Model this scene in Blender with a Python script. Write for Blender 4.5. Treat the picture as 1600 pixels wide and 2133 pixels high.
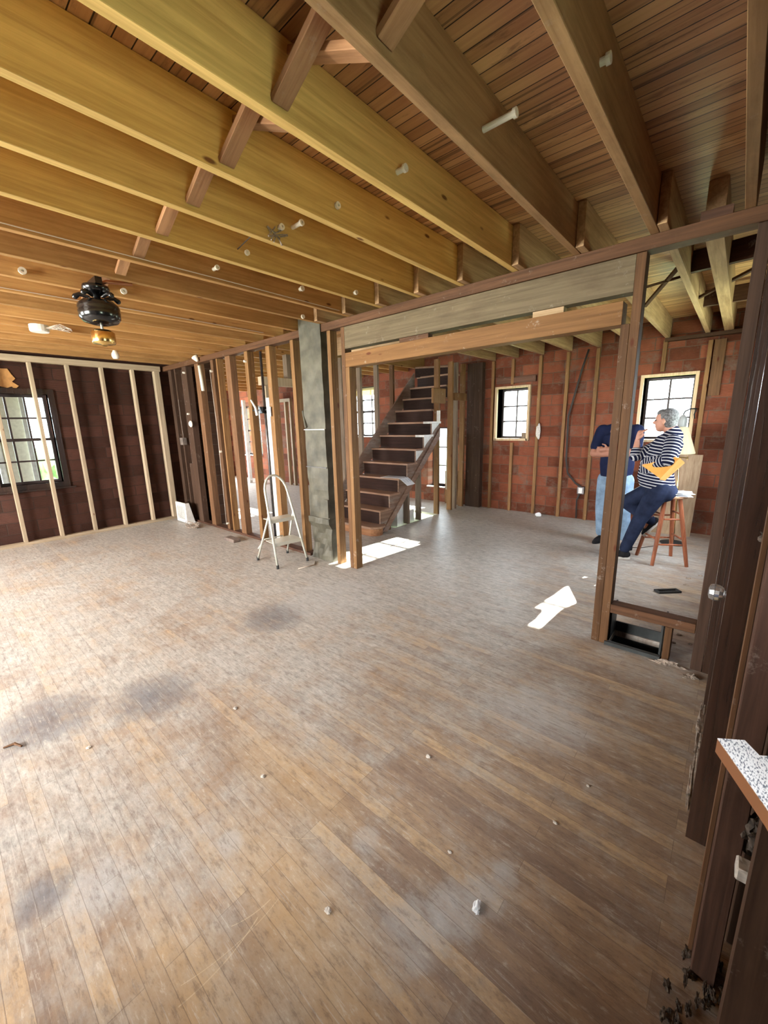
import bpy, bmesh, math, random
from mathutils import Vector, Matrix, noise
random.seed(7)
S = bpy.context.scene
C = S.collection
for o in list(bpy.data.objects): bpy.data.objects.remove(o)
PI = math.pi

# ------------------------------------------------------------------ camera
cr = Vector((0.75586, 0.65434, -0.02267)); cu = Vector((-0.12262, 0.17549, 0.97681)); cf = Vector((-0.64315, 0.73556, -0.21289))
cam = bpy.data.cameras.new('camera'); co = bpy.data.objects.new('camera', cam); C.objects.link(co)
cam.sensor_fit = 'VERTICAL'; cam.sensor_height = 36.0; cam.lens = 840.0 / 2133.0 * 36.0
cam.clip_start = 0.02; cam.clip_end = 400
co.matrix_world = Matrix(((cr.x, cu.x, -cf.x, 0), (cr.y, cu.y, -cf.y, 0), (cr.z, cu.z, -cf.z, 1.5), (0, 0, 0, 1)))
S.camera = co
# ------------------------------------------------------------------ light
S.view_settings.view_transform = 'Standard'; S.view_settings.look = 'None'
S.view_settings.gamma = 1.0; S.view_settings.use_curve_mapping = False
S.view_settings.exposure = 1.75
S.cycles.use_denoising = True
S.cycles.max_bounces = 8; S.cycles.diffuse_bounces = 5; S.cycles.glossy_bounces = 3; S.cycles.transmission_bounces = 6
S.cycles.transparent_max_bounces = 10
S.cycles.sample_clamp_indirect = 8.0
S.cycles.caustics_reflective = False; S.cycles.caustics_refractive = False
W = bpy.data.worlds.new('world'); S.world = W; W.use_nodes = True
bg = W.node_tree.nodes['Background']; bg.inputs[0].default_value = (0.86, 0.93, 1.0, 1); bg.inputs[1].default_value = 6.0
sun = bpy.data.lights.new('sun', 'SUN'); sun.energy = 36; sun.angle = 0.009; sun.color = (1, 0.95, 0.86)
so = bpy.data.objects.new('sun', sun); C.objects.link(so)
so.rotation_euler = Vector((-0.09, -1, -0.5)).to_track_quat('-Z', 'Y').to_euler()
def portal(name, loc, rot, sx, sy):
    l = bpy.data.lights.new(name, 'AREA'); l.shape = 'RECTANGLE'; l.size = sx; l.size_y = sy
    l.cycles.is_portal = True
    o = bpy.data.objects.new(name, l); C.objects.link(o); o.location = loc; o.rotation_euler = rot
def daylight(name, loc, rot, sx, sy, e, col=(0.9, 0.95, 1.0)):
    l = bpy.data.lights.new(name, 'AREA'); l.shape = 'RECTANGLE'; l.size = sx; l.size_y = sy; l.energy = e; l.color = col
    o = bpy.data.objects.new(name, l); C.objects.link(o); o.location = loc; o.rotation_euler = rot
# windows: (x0,x1,z0,z1) in the back brick wall; left wall uses (y0,y1,z0,z1)
BACKW = [(-11.3, -10.3, 0.7, 2.1), (-6.75, -5.85, 1.25, 2.3), (-4.55, -3.9, 0.3, 1.42), (-3.13, -2.61, 1.22, 2.02), (-1.05, -0.5, 1.22, 2.02)]
LEFTW = [(0.66, 1.33, 0.8, 2.0), (-1.8, -0.7, 0.8, 2.0)]  # second opening is unseen, added for fill light
REAR_FILLW = [(-6.6, -5.2, 0.9, 2.2), (-4.0, -2.2, 0.9, 2.2)]  # unseen openings, made up to carry fill light
RIGHTW = [(4.5, 5.5, 0.9, 2.1), (0.3, 0.8, 1.2, 1.9)]
FARW = [(3.6, 5.6, 0.7, 2.1)]
for i, (a, b, c, d) in enumerate(BACKW):
    portal('sky_portal', ((a+b)/2, 6.84, (c+d)/2), (-PI/2, 0, 0), b-a, d-c)
for a, b, c, d in LEFTW:
    portal('sky_portal', (-7.54, (a+b)/2, (c+d)/2), (0, -PI/2, 0), d-c, b-a)
# fill light added at made-up openings behind the photographer
for a, b, c, d in REAR_FILLW:
    daylight('fill_rear', ((a+b)/2, -3.3, (c+d)/2), (PI/2, 0, 0), b-a, d-c, 150, (1.0, 0.96, 0.90))
daylight('daylight_wing', (-12.35, 4.6, 1.4), (0, -PI/2, 0), 1.4, 2.0, 150)
daylight('daylight_back_room', (0.5, 5.0, 1.5), (0, PI/2, 0), 1.2, 1.0, 9, (0.86, 0.93, 1.0))
daylight('daylight_side', (0.47, 0.55, 1.55), (0, PI/2, 0), 0.7, 0.5, 3.5, (0.9, 0.95, 1.0))
daylight('fill_left', (-7.6, -1.25, 1.4), (0, -PI/2, 0), 1.2, 1.1, 60)  # fill light added at the unseen second left window

# ------------------------------------------------------------------ materials
def mat(name):
    m = bpy.data.materials.new(name); m.use_nodes = True
    return m, m.node_tree, m.node_tree.nodes['Principled BSDF']
def nd(t, ty, **kw):
    n = t.nodes.new(ty)
    for k, v in kw.items(): setattr(n, k, v)
    return n
def ramp(t, stops):
    r = t.nodes.new('ShaderNodeValToRGB'); e = r.color_ramp.elements
    while len(e) < len(stops): e.new(0.5)
    for i, (p, c) in enumerate(stops):
        e[i].position = p; e[i].color = (c[0], c[1], c[2], 1) if len(c) >= 3 else (c[0],)*3+(1,)
    return r
def mixc(t, a, b, fac, mode='MIX'):
    m = t.nodes.new('ShaderNodeMix'); m.data_type = 'RGBA'; m.blend_type = mode
    for s, v in ((m.inputs[6], a), (m.inputs[7], b), (m.inputs[0], fac)):
        if isinstance(v, (int, float)): s.default_value = v
        elif isinstance(v, tuple): s.default_value = (*v, 1)
        else: t.links.new(v, s)
    return m.outputs[2]
def mth(t, op, a, b=0.0, c=None):
    m = t.nodes.new('ShaderNodeMath'); m.operation = op
    for s, v in zip(m.inputs, (a, b, c)):
        if v is None: continue
        if isinstance(v, (int, float)): s.default_value = v
        else: t.links.new(v, s)
    return m.outputs[0]
def plain(name, col, rough=0.6, metal=0.0, spec=0.5, noise_amt=0.0, nscale=20, bump=0.0):
    m, t, b = mat(name)
    b.inputs['Base Color'].default_value = (*col, 1); b.inputs['Roughness'].default_value = rough
    b.inputs['Metallic'].default_value = metal; b.inputs['Specular IOR Level'].default_value = spec
    if noise_amt or bump:
        tc = nd(t, 'ShaderNodeTexCoord'); n = nd(t, 'ShaderNodeTexNoise'); n.inputs['Scale'].default_value = nscale; n.inputs['Detail'].default_value = 4
        t.links.new(tc.outputs['Object'], n.inputs['Vector'])
        lo = tuple(c*(1-noise_amt) for c in col); hi = tuple(min(1, c*(1+noise_amt)) for c in col)
        r = ramp(t, [(0.3, lo), (0.7, hi)]); t.links.new(n.outputs['Fac'], r.inputs['Fac']); t.links.new(r.outputs[0], b.inputs['Base Color'])
        if bump:
            bp = nd(t, 'ShaderNodeBump'); bp.inputs['Strength'].default_value = bump; bp.inputs['Distance'].default_value = 0.01
            t.links.new(n.outputs['Fac'], bp.inputs['Height']); t.links.new(bp.outputs[0], b.inputs['Normal'])
    return m
def wood(name, axis, dark, light, stain=(0.05, 0.025, 0.012), stain_amt=0.35, rough=0.6, knots=0.0, dust=None, dust_amt=0.0, spec=0.15):
    """timber whose grain runs along the object's own axis"""
    m, t, b = mat(name)
    tc = nd(t, 'ShaderNodeTexCoord'); oi = nd(t, 'ShaderNodeObjectInfo')
    off = nd(t, 'ShaderNodeVectorMath', operation='SCALE'); off.inputs[0].default_value = (31, 17, 23); t.links.new(oi.outputs['Random'], off.inputs['Scale'])
    ad = nd(t, 'ShaderNodeVectorMath', operation='ADD'); t.links.new(tc.outputs['Object'], ad.inputs[0]); t.links.new(off.outputs[0], ad.inputs[1])
    mp = nd(t, 'ShaderNodeMapping'); sc = [28, 28, 28]; sc[axis] = 1.1; mp.inputs['Scale'].default_value = sc
    t.links.new(ad.outputs[0], mp.inputs['Vector'])
    n1 = nd(t, 'ShaderNodeTexNoise'); n1.inputs['Scale'].default_value = 1.6; n1.inputs['Detail'].default_value = 5; n1.inputs['Roughness'].default_value = 0.62; n1.inputs['Distortion'].default_value = 0.6
    t.links.new(mp.outputs[0], n1.inputs['Vector'])
    r1 = ramp(t, [(0.28, dark), (0.5, tuple((a+c)/2 for a, c in zip(dark, light))), (0.72, light)]); t.links.new(n1.outputs['Fac'], r1.inputs['Fac'])
    n2 = nd(t, 'ShaderNodeTexNoise'); n2.inputs['Scale'].default_value = 2.6; n2.inputs['Detail'].default_value = 6; n2.inputs['Roughness'].default_value = 0.7
    mp2 = nd(t, 'ShaderNodeMapping'); s2 = [2.2, 2.2, 2.2]; s2[axis] = 0.8; mp2.inputs['Scale'].default_value = s2
    t.links.new(ad.outputs[0], mp2.inputs['Vector']); t.links.new(mp2.outputs[0], n2.inputs['Vector'])
    r2 = ramp(t, [(0.48, (0,)), (0.75, (stain_amt,))]); t.links.new(n2.outputs['Fac'], r2.inputs['Fac'])
    col = mixc(t, r1.outputs[0], stain, r2.outputs[0])
    # each timber a little lighter or darker
    hv = nd(t, 'ShaderNodeHueSaturation'); t.links.new(col, hv.inputs['Color'])
    t.links.new(mth(t, 'MULTIPLY_ADD', oi.outputs['Random'], 0.45, 0.78), hv.inputs['Value']); col = hv.outputs[0]
    if knots:
        v = nd(t, 'ShaderNodeTexVoronoi'); mk = nd(t, 'ShaderNodeMapping'); sk = [7, 7, 7]; sk[axis] = 2.6; mk.inputs['Scale'].default_value = sk
        t.links.new(ad.outputs[0], mk.inputs['Vector']); t.links.new(mk.outputs[0], v.inputs['Vector']); v.inputs['Scale'].default_value = 1
        rk = ramp(t, [(0.06*knots, (1,)), (0.11*knots, (0,))]); t.links.new(v.outputs['Distance'], rk.inputs['Fac'])
        col = mixc(t, col, (0.09, 0.02, 0.008), mth(t, 'MULTIPLY', rk.outputs[0], 0.85))
    if dust_amt:
        n3 = nd(t, 'ShaderNodeTexNoise'); n3.inputs['Scale'].default_value = 9; n3.inputs['Detail'].default_value = 8; n3.inputs['Roughness'].default_value = 0.8
        t.links.new(ad.outputs[0], n3.inputs['Vector'])
        r3 = ramp(t, [(0.6, (0,)), (0.68, (dust_amt,))]); t.links.new(n3.outputs['Fac'], r3.inputs['Fac'])
        col = mixc(t, col, dust or (0.5, 0.45, 0.4), r3.outputs[0])
    t.links.new(col, b.inputs['Base Color']); b.inputs['Roughness'].default_value = rough; b.inputs['Specular IOR Level'].default_value = spec
    bp = nd(t, 'ShaderNodeBump'); bp.inputs['Strength'].default_value = 0.35; bp.inputs['Distance'].default_value = 0.004
    t.links.new(n1.outputs['Fac'], bp.inputs['Height']); t.links.new(bp.outputs[0], b.inputs['Normal'])
    return m
JG = wood('joist_golden', 1, (0.42, 0.265, 0.085), (0.68, 0.47, 0.17), stain=(0.32, 0.17, 0.05), stain_amt=0.35, knots=0.8)
JO = wood('joist_orange', 1, (0.33, 0.17, 0.06), (0.54, 0.31, 0.12), stain=(0.17, 0.075, 0.025), stain_amt=0.45, knots=0.8)
JD = wood('joist_brown', 1, (0.29, 0.16, 0.075), (0.46, 0.28, 0.14), stain=(0.05, 0.03, 0.015), stain_amt=0.5, dust_amt=0.15)
JB = wood('joist_back', 1, (0.27, 0.16, 0.08), (0.50, 0.325, 0.18), stain=(0.12, 0.07, 0.03), stain_amt=0.5, dust_amt=0.1)
SZ = wood('stud_brown', 2, (0.10, 0.05, 0.026), (0.21, 0.11, 0.055), stain=(0.06, 0.035, 0.02), stain_amt=0.6, knots=0.7, dust_amt=0.25)
SO = wood('stud_orange', 2, (0.15, 0.072, 0.028), (0.30, 0.165, 0.068), stain=(0.12, 0.06, 0.03), stain_amt=0.5, knots=0.9, dust_amt=0.3)
SG = wood('stud_weathered', 2, (0.17, 0.12, 0.085), (0.34, 0.27, 0.2), stain=(0.08, 0.05, 0.035), stain_amt=0.5, dust_amt=0.4, dust=(0.6, 0.58, 0.54))
SN = wood('stud_new_pine', 2, (0.30, 0.235, 0.155), (0.46, 0.37, 0.26), stain=(0.22, 0.16, 0.10), stain_amt=0.3, knots=0.5)
SNY = wood('plate_new_pine', 1, (0.30, 0.235, 0.155), (0.46, 0.37, 0.26), stain=(0.22, 0.16, 0.10), stain_amt=0.3, knots=0.5)
HX = wood('header_orange', 0, (0.13, 0.062, 0.022), (0.235, 0.12, 0.045), stain=(0.1, 0.05, 0.025), stain_amt=0.4, knots=0.9, dust_amt=0.45)
HG = wood('header_weathered', 0, (0.115, 0.088, 0.052), (0.215, 0.165, 0.10), stain=(0.09, 0.06, 0.035), stain_amt=0.7, dust_amt=0.2)
PX = wood('plate_redbrown', 0, (0.055, 0.027, 0.014), (0.115, 0.055, 0.028), stain=(0.04, 0.02, 0.012), stain_amt=0.6, dust_amt=0.2)
PXL = wood('board_light_cross', 0, (0.36, 0.24, 0.13), (0.55, 0.4, 0.25), stain_amt=0.3)
PZ = wood('post_redbrown', 2, (0.075, 0.036, 0.016), (0.155, 0.078, 0.035), stain=(0.05, 0.025, 0.015), stain_amt=0.5, knots=0.8, dust_amt=0.3)
DK2 = wood('shaded_post', 2, (0.028, 0.016, 0.011), (0.06, 0.034, 0.023), stain_amt=0.4)  # post wood darkened to stand for the shade by the right wall
DK = wood('dark_varnished', 2, (0.018, 0.010, 0.007), (0.045, 0.022, 0.015), stain_amt=0.4, rough=0.25, spec=0.7)
DW = wood('dark_board', 2, (0.045, 0.026, 0.018), (0.095, 0.055, 0.036), stain_amt=0.5, dust_amt=0.3)
DWS = wood('shaded_scratched_stud', 2, (0.05, 0.028, 0.02), (0.115, 0.06, 0.042), stain=(0.03, 0.018, 0.012), stain_amt=0.5, dust_amt=0.5, dust=(0.3, 0.24, 0.2))  # scratched wood, base tone lowered to mimic missing light on the right wall
DWX = wood('dark_board_cross', 0, (0.06, 0.03, 0.02), (0.14, 0.07, 0.045), stain_amt=0.5, dust_amt=0.3)
ST = wood('stair_tread', 0, (0.2, 0.115, 0.075), (0.36, 0.22, 0.15), stain=(0.3, 0.27, 0.24), stain_amt=0.4, rough=0.5)
SR = wood('stair_riser', 0, (0.016, 0.008, 0.006), (0.04, 0.018, 0.013), stain=(0.06, 0.04, 0.03), stain_amt=0.3)
SS = wood('stair_stringer', 1, (0.13, 0.075, 0.05), (0.25, 0.16, 0.115), stain=(0.36, 0.36, 0.34), stain_amt=0.6, rough=0.5)
WF = wood('window_frame_pine', 2, (0.42, 0.3, 0.17), (0.66, 0.5, 0.32), stain_amt=0.15)
WD = plain('window_sash_dark', (0.035, 0.022, 0.02), 0.5)
STOOL = wood('stool_wood', 2, (0.16, 0.05, 0.025), (0.34, 0.12, 0.06), stain_amt=0.2, rough=0.35)
STOOLX = wood('stool_seat_wood', 0, (0.36, 0.2, 0.11), (0.58, 0.38, 0.24), stain_amt=0.15, rough=0.35)
PLY = wood('plywood', 2, (0.26, 0.17, 0.10), (0.42, 0.3, 0.19), stain_amt=0.3)
PORC = plain('porcelain', (0.78, 0.74, 0.64), 0.35)
BLK = plain('black_gloss', (0.006, 0.006, 0.007), 0.18, spec=0.6)
BLKM = plain('black_matt', (0.012, 0.012, 0.012), 0.7)
BRASS = plain('brass', (0.75, 0.52, 0.2), 0.22, metal=1.0)
STEEL = plain('galvanised', (0.085, 0.078, 0.055), 0.6, metal=0.15, noise_amt=0.4, nscale=9, bump=0.3)
STEELD = plain('duct_inside', (0.05, 0.055, 0.055), 0.5, metal=0.5, noise_amt=0.4, nscale=8)
ALU = plain('ladder_paint', (0.62, 0.62, 0.54), 0.35, metal=0.25)
RUB = plain('rubber', (0.02, 0.02, 0.02), 0.8)
WHT = plain('white_paint', (0.75, 0.75, 0.72), 0.5, noise_amt=0.12, nscale=15)
CREAM = plain('cream_paint', (0.88, 0.86, 0.72), 0.5, noise_amt=0.1)
PLASTER = plain('plaster_bits', (0.6, 0.56, 0.5), 0.9, noise_amt=0.3, nscale=60, bump=0.3)
CABLE = plain('old_cable', (0.03, 0.022, 0.018), 0.7)
CABLEW = plain('pale_cable', (0.5, 0.42, 0.34), 0.6)
COPPER = plain('iron_pipe', (0.12, 0.11, 0.11), 0.35, metal=0.8, noise_amt=0.3)
PAPER = plain('paper', (0.8, 0.83, 0.86), 0.8)
INK = plain('printing_ink', (0.36, 0.40, 0.50), 0.8)
ORPAP = plain('torn_orange_paper', (0.62, 0.33, 0.12), 0.85, noise_amt=0.2, nscale=12)
ENV = plain('manila_envelope', (0.85, 0.40, 0.085), 0.6, noise_amt=0.06)
ENVF = plain('manila_flap', (0.93, 0.52, 0.17), 0.6)
DUST = plain('dust_fluff', (0.32, 0.26, 0.21), 1.0, noise_amt=0.5, nscale=40, bump=0.6)
DUSTD = plain('dark_rubble', (0.09, 0.07, 0.055), 1.0, noise_amt=0.7, nscale=60, bump=0.8)
CLAY = plain('clay_brick', (0.16, 0.12, 0.1), 0.9, noise_amt=0.3, nscale=15)
def glass_mat():
    m, t, b = mat('window_glass'); out = t.nodes['Material Output']
    tr = nd(t, 'ShaderNodeBsdfTransparent'); tr.inputs[0].default_value = (0.93, 0.96, 0.96, 1)
    gl = nd(t, 'ShaderNodeBsdfGlossy'); gl.inputs['Roughness'].default_value = 0.03
    mx = nd(t, 'ShaderNodeMixShader'); mx.inputs[0].default_value = 0.07
    t.links.new(tr.outputs[0], mx.inputs[1]); t.links.new(gl.outputs[0], mx.inputs[2]); t.links.new(mx.outputs[0], out.inputs[0]); return m
GLASS = glass_mat()
m, t, b = mat('knob_glass'); b.inputs['Base Color'].default_value = (0.9, 0.92, 0.95, 1); b.inputs['Roughness'].default_value = 0.05; b.inputs['Transmission Weight'].default_value = 0.85; CRYS = m
m, t, b = mat('lampshade_cloth'); b.inputs['Base Color'].default_value = (0.62, 0.55, 0.38, 1); b.inputs['Roughness'].default_value = 0.8
tl = nd(t, 'ShaderNodeBsdfTranslucent'); tl.inputs[0].default_value = (0.55, 0.48, 0.30, 1); mx = nd(t, 'ShaderNodeMixShader'); mx.inputs[0].default_value = 0.5
t.links.new(b.outputs[0], mx.inputs[1]); t.links.new(tl.outputs[0], mx.inputs[2]); t.links.new(mx.outputs[0], t.nodes['Material Output'].inputs[0]); SHADE = m

def boards(name, cols, width, length, gap, axis='X', grain=(0.8, 30), rough=0.6, dirt=None, gapcol=(0.02, 0.01, 0.006), floorish=False):
    m, t, b = mat(name)
    tc = nd(t, 'ShaderNodeTexCoord'); vec = tc.outputs['Object']
    br = nd(t, 'ShaderNodeTexBrick'); br.offset = 0.37; br.offset_frequency = 3; br.squash = 1
    br.inputs['Color1'].default_value = (0, 0, 0, 1); br.inputs['Color2'].default_value = (1, 1, 1, 1); br.inputs['Mortar'].default_value = (0.5, 0.5, 0.5, 1)
    br.inputs['Scale'].default_value = 1; br.inputs['Mortar Size'].default_value = gap; br.inputs['Mortar Smooth'].default_value = 0.2
    br.inputs['Brick Width'].default_value = length; br.inputs['Row Height'].default_value = width
    t.links.new(vec, br.inputs['Vector'])
    mp = nd(t, 'ShaderNodeMapping'); mp.inputs['Scale'].default_value = (grain[0], grain[1], grain[1]); t.links.new(vec, mp.inputs['Vector'])
    # shift the grain from board to board
    sh = nd(t, 'ShaderNodeVectorMath', operation='ADD'); t.links.new(mp.outputs[0], sh.inputs[0])
    sc = nd(t, 'ShaderNodeVectorMath', operation='SCALE'); sc.inputs['Scale'].default_value = 13; t.links.new(br.outputs['Color'], sc.inputs[0]); t.links.new(sc.outputs[0], sh.inputs[1])
    n = nd(t, 'ShaderNodeTexNoise'); n.inputs['Scale'].default_value = 1.5; n.inputs['Detail'].default_value = 6; n.inputs['Roughness'].default_value = 0.65
    t.links.new(sh.outputs[0], n.inputs['Vector'])
    tone = mth(t, 'MULTIPLY_ADD', n.outputs['Fac'], 0.55, mth(t, 'MULTIPLY', br.outputs['Color'], 0.5))
    k = len(cols); r = ramp(t, [(0.18+0.62*i/(k-1), c) for i, c in enumerate(cols)]); t.links.new(tone, r.inputs['Fac'])
    return m, t, b, r.outputs[0], br, n, tc
# ceiling boards
m, t, b, col, br, n, tc = boards('ceiling_boards', [(0.30, 0.14, 0.06), (0.46, 0.24, 0.105), (0.60, 0.34, 0.155), (0.72, 0.44, 0.21)], 0.058, 1.3, 0.0022)
n2 = nd(t, 'ShaderNodeTexNoise'); n2.inputs['Scale'].default_value = 5; n2.inputs['Detail'].default_value = 8; n2.inputs['Roughness'].default_value = 0.75
mp = nd(t, 'ShaderNodeMapping'); mp.inputs['Scale'].default_value = (0.7, 3, 1); t.links.new(tc.outputs['Object'], mp.inputs[0]); t.links.new(mp.outputs[0], n2.inputs['Vector'])
r2 = ramp(t, [(0.57, (0,)), (0.66, (0.55,))]); t.links.new(n2.outputs['Fac'], r2.inputs['Fac'])
col = mixc(t, col, (0.13, 0.05, 0.022), r2.outputs[0])
n3 = nd(t, 'ShaderNodeTexNoise'); n3.inputs['Scale'].default_value = 1; n3.inputs['Detail'].default_value = 3
mp = nd(t, 'ShaderNodeMapping'); mp.inputs['Scale'].default_value = (0.5, 42, 1); t.links.new(tc.outputs['Object'], mp.inputs[0]); t.links.new(mp.outputs[0], n3.inputs['Vector'])
r3 = ramp(t, [(0.6, (0,)), (0.66, (0.6,))]); t.links.new(n3.outputs['Fac'], r3.inputs['Fac'])
col = mixc(t, col, (0.05, 0.02, 0.01), r3.outputs[0])
col = mixc(t, col, (0.015, 0.007, 0.004), br.outputs['Fac'])
t.links.new(col, b.inputs['Base Color']); b.inputs['Roughness'].default_value = 0.45
bp = nd(t, 'ShaderNodeBump'); bp.inputs['Strength'].default_value = 0.6; bp.inputs['Distance'].default_value = 0.006; bp.invert = True
t.links.new(br.outputs['Fac'], bp.inputs['Height']); t.links.new(bp.outputs[0], b.inputs['Normal'])
CEIL = m
# floor boards: worn varnish under grey plaster dust
m, t, b, col, br, n, tc = boards('floor_boards', [(0.2, 0.13, 0.09), (0.31, 0.21, 0.14), (0.42, 0.29, 0.18), (0.58, 0.41, 0.23)], 0.052, 1.05, 0.0011)
P = tc.outputs['Object']
def nz(scale, detail=5, rough=0.6, mapping=None):
    q = nd(t, 'ShaderNodeTexNoise'); q.inputs['Scale'].default_value = scale; q.inputs['Detail'].default_value = detail; q.inputs['Roughness'].default_value = rough
    if mapping:
        w = nd(t, 'ShaderNodeMapping'); w.inputs['Scale'].default_value = mapping; t.links.new(P, w.inputs[0]); t.links.new(w.outputs[0], q.inputs['Vector'])
    else: t.links.new(P, q.inputs['Vector'])
    return q.outputs['Fac']
def blot(x, y, r, soft=1.0, sx=1.0, sy=1.0):
    w = nd(t, 'ShaderNodeMapping'); w.vector_type = 'TEXTURE'; w.inputs['Location'].default_value = (x, y, 0); w.inputs['Scale'].default_value = (r*sx, r*sy, 1)
    wn = nd(t, 'ShaderNodeVectorMath', operation='ADD'); t.links.new(P, wn.inputs[0])
    dn = nd(t, 'ShaderNodeVectorMath', operation='SCALE'); dn.inputs['Scale'].default_value = 0.6*r; t.links.new(WARP, dn.inputs[0]); t.links.new(dn.outputs[0], wn.inputs[1])
    t.links.new(wn.outputs[0], w.inputs[0])
    ln = nd(t, 'ShaderNodeVectorMath', operation='LENGTH'); t.links.new(w.outputs[0], ln.inputs[0])
    rr = ramp(t, [(0.0, (1,)), (0.3, (0.85,)), (1.0, (0,))]); rr.color_ramp.interpolation = 'EASE'; t.links.new(mth(t, 'MULTIPLY', ln.outputs['Value'], 0.7), rr.inputs['Fac']); return rr.outputs[0]
wq = nd(t, 'ShaderNodeTexNoise'); wq.inputs['Scale'].default_value = 9; wq.inputs['Detail'].default_value = 6; t.links.new(P, wq.inputs['Vector'])
wsub = nd(t, 'ShaderNodeVectorMath', operation='SUBTRACT'); t.links.new(wq.outputs['Color'], wsub.inputs[0]); wsub.inputs[1].default_value = (0.5, 0.5, 0.5); WARP = wsub.outputs[0]
sep = nd(t, 'ShaderNodeSeparateXYZ'); t.links.new(P, sep.inputs[0])
# dust cover grows towards the left and towards the back
dustbase = mth(t, 'MULTIPLY_ADD', sep.outputs['X'], -0.26, -0.06)
dustbase = mth(t, 'ADD', mth(t, 'MINIMUM', dustbase, 0.55), mth(t, 'MULTIPLY', mth(t, 'MINIMUM', mth(t, 'MAXIMUM', mth(t, 'SUBTRACT', sep.outputs['Y'], 1.2), 0.0), 2.0), 0.17))
big = nz(1.3, 5, 0.6); mid = nz(6, 8, 0.75); fine = nz(60, 5, 0.8, (0.35, 1, 1))
dv = mth(t, 'ADD', dustbase, mth(t, 'MULTIPLY_ADD', big, 1.7, -0.82))
dv = mth(t, 'ADD', dv, mth(t, 'MULTIPLY_ADD', mid, 1.9, -0.93))
rd = ramp(t, [(0.05, (0.12,)), (0.75, (0.92,))]); t.links.new(dv, rd.inputs['Fac'])
mid2 = nz(14, 8, 0.8, (0.6, 1.3, 1))
rf = ramp(t, [(0.36, (0.235, 0.23, 0.215)), (0.62, (0.60, 0.585, 0.54))]); t.links.new(mth(t, 'MULTIPLY_ADD', fine, 0.4, mth(t, 'MULTIPLY', mid2, 0.6)), rf.inputs['Fac'])
wr = ramp(t, [(0.42, (0,)), (0.62, (0.55,))]); t.links.new(mid2, wr.inputs['Fac'])
col = mixc(t, col, (0.16, 0.105, 0.08), wr.outputs[0])
col = mixc(t, col, rf.outputs[0], rd.outputs[0])
def smudge(f):
    q = ramp(t, [(0.5, (0,)), (0.95, (0.85,))]); t.links.new(mth(t, 'ADD', mth(t, 'MULTIPLY', f, 0.55), mth(t, 'MULTIPLY', mid2, 0.6)), q.inputs['Fac']); return mth(t, 'MULTIPLY', q.outputs[0], mth(t, 'MINIMUM', mth(t, 'MULTIPLY', f, 2.0), 1.0))
# worn-away golden varnish areas
for x, y, r, sx in ((-1.3, 0.82, 0.14, 3.0), (-0.95, 0.57, 0.12, 3.0), (-0.62, 0.45, 0.12, 3.0), (-0.9, 0.2, 0.16, 2.0)):
    col = mixc(t, col, (0.5, 0.33, 0.16), mth(t, 'MULTIPLY', blot(x, y, r, sx=sx), 0.5))
for x, y, r in ((-2.37, 0.65, 0.26), (-2.6, 0.2, 0.28), (-2.66, 1.66, 0.3), (-1.55, 0.02, 0.1)):
    col = mixc(t, col, (0.10, 0.11, 0.14), smudge(blot(x, y, r)))
for x, y, r in ((-1.43, 0.15, 0.13), (-1.24, 0.51, 0.06), (-0.42, 1.06, 0.05), (-0.44, 0.96, 0.08), (-0.5, 0.86, 0.1), (-0.56, 0.74, 0.12), (-0.86, 0.84, 0.06), (-0.6, 1.9, 0.3), (-2.6, 2.2, 0.5)):
    col = mixc(t, col, (0.5, 0.52, 0.52), mth(t, 'MULTIPLY', smudge(blot(x, y, r)), 0.75))
def scratch(x0, y0, x1, y1, w):
    L = math.hypot(x1-x0, y1-y0); a = math.atan2(y1-y0, x1-x0)
    w_ = nd(t, 'ShaderNodeMapping'); w_.vector_type = 'TEXTURE'; w_.inputs['Location'].default_value = ((x0+x1)/2, (y0+y1)/2, 0); w_.inputs['Rotation'].default_value = (0, 0, a); t.links.new(P, w_.inputs[0])
    q = nd(t, 'ShaderNodeSeparateXYZ'); t.links.new(w_.outputs[0], q.inputs[0])
    inx = mth(t, 'LESS_THAN', mth(t, 'ABSOLUTE', q.outputs['X']), L/2)
    bend = mth(t, 'MULTIPLY', mth(t, 'MULTIPLY', q.outputs['X'], q.outputs['X']), 0.25/L)
    iny = mth(t, 'LESS_THAN', mth(t, 'ABSOLUTE', mth(t, 'SUBTRACT', q.outputs['Y'], bend)), w)
    return mth(t, 'MULTIPLY', inx, iny)
for x0, y0, x1, y1, w in ((-0.925, 0.2, -0.94, 0.45, 0.0016), (-0.96, 0.22, -0.93, 0.52, 0.001), (-0.99, 0.38, -0.96, 0.5, 0.0012), (-1.15, 0.62, -1.0, 0.72, 0.001), (-2.2, 0.9, -1.9, 1.15, 0.0015), (-1.8, 0.5, -1.75, 0.75, 0.001)):
    col = mixc(t, col, (0.62, 0.5, 0.34), mth(t, 'MULTIPLY', scratch(x0, y0, x1, y1, w), mth(t, 'MULTIPLY', mid2, 1.3)))
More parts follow.
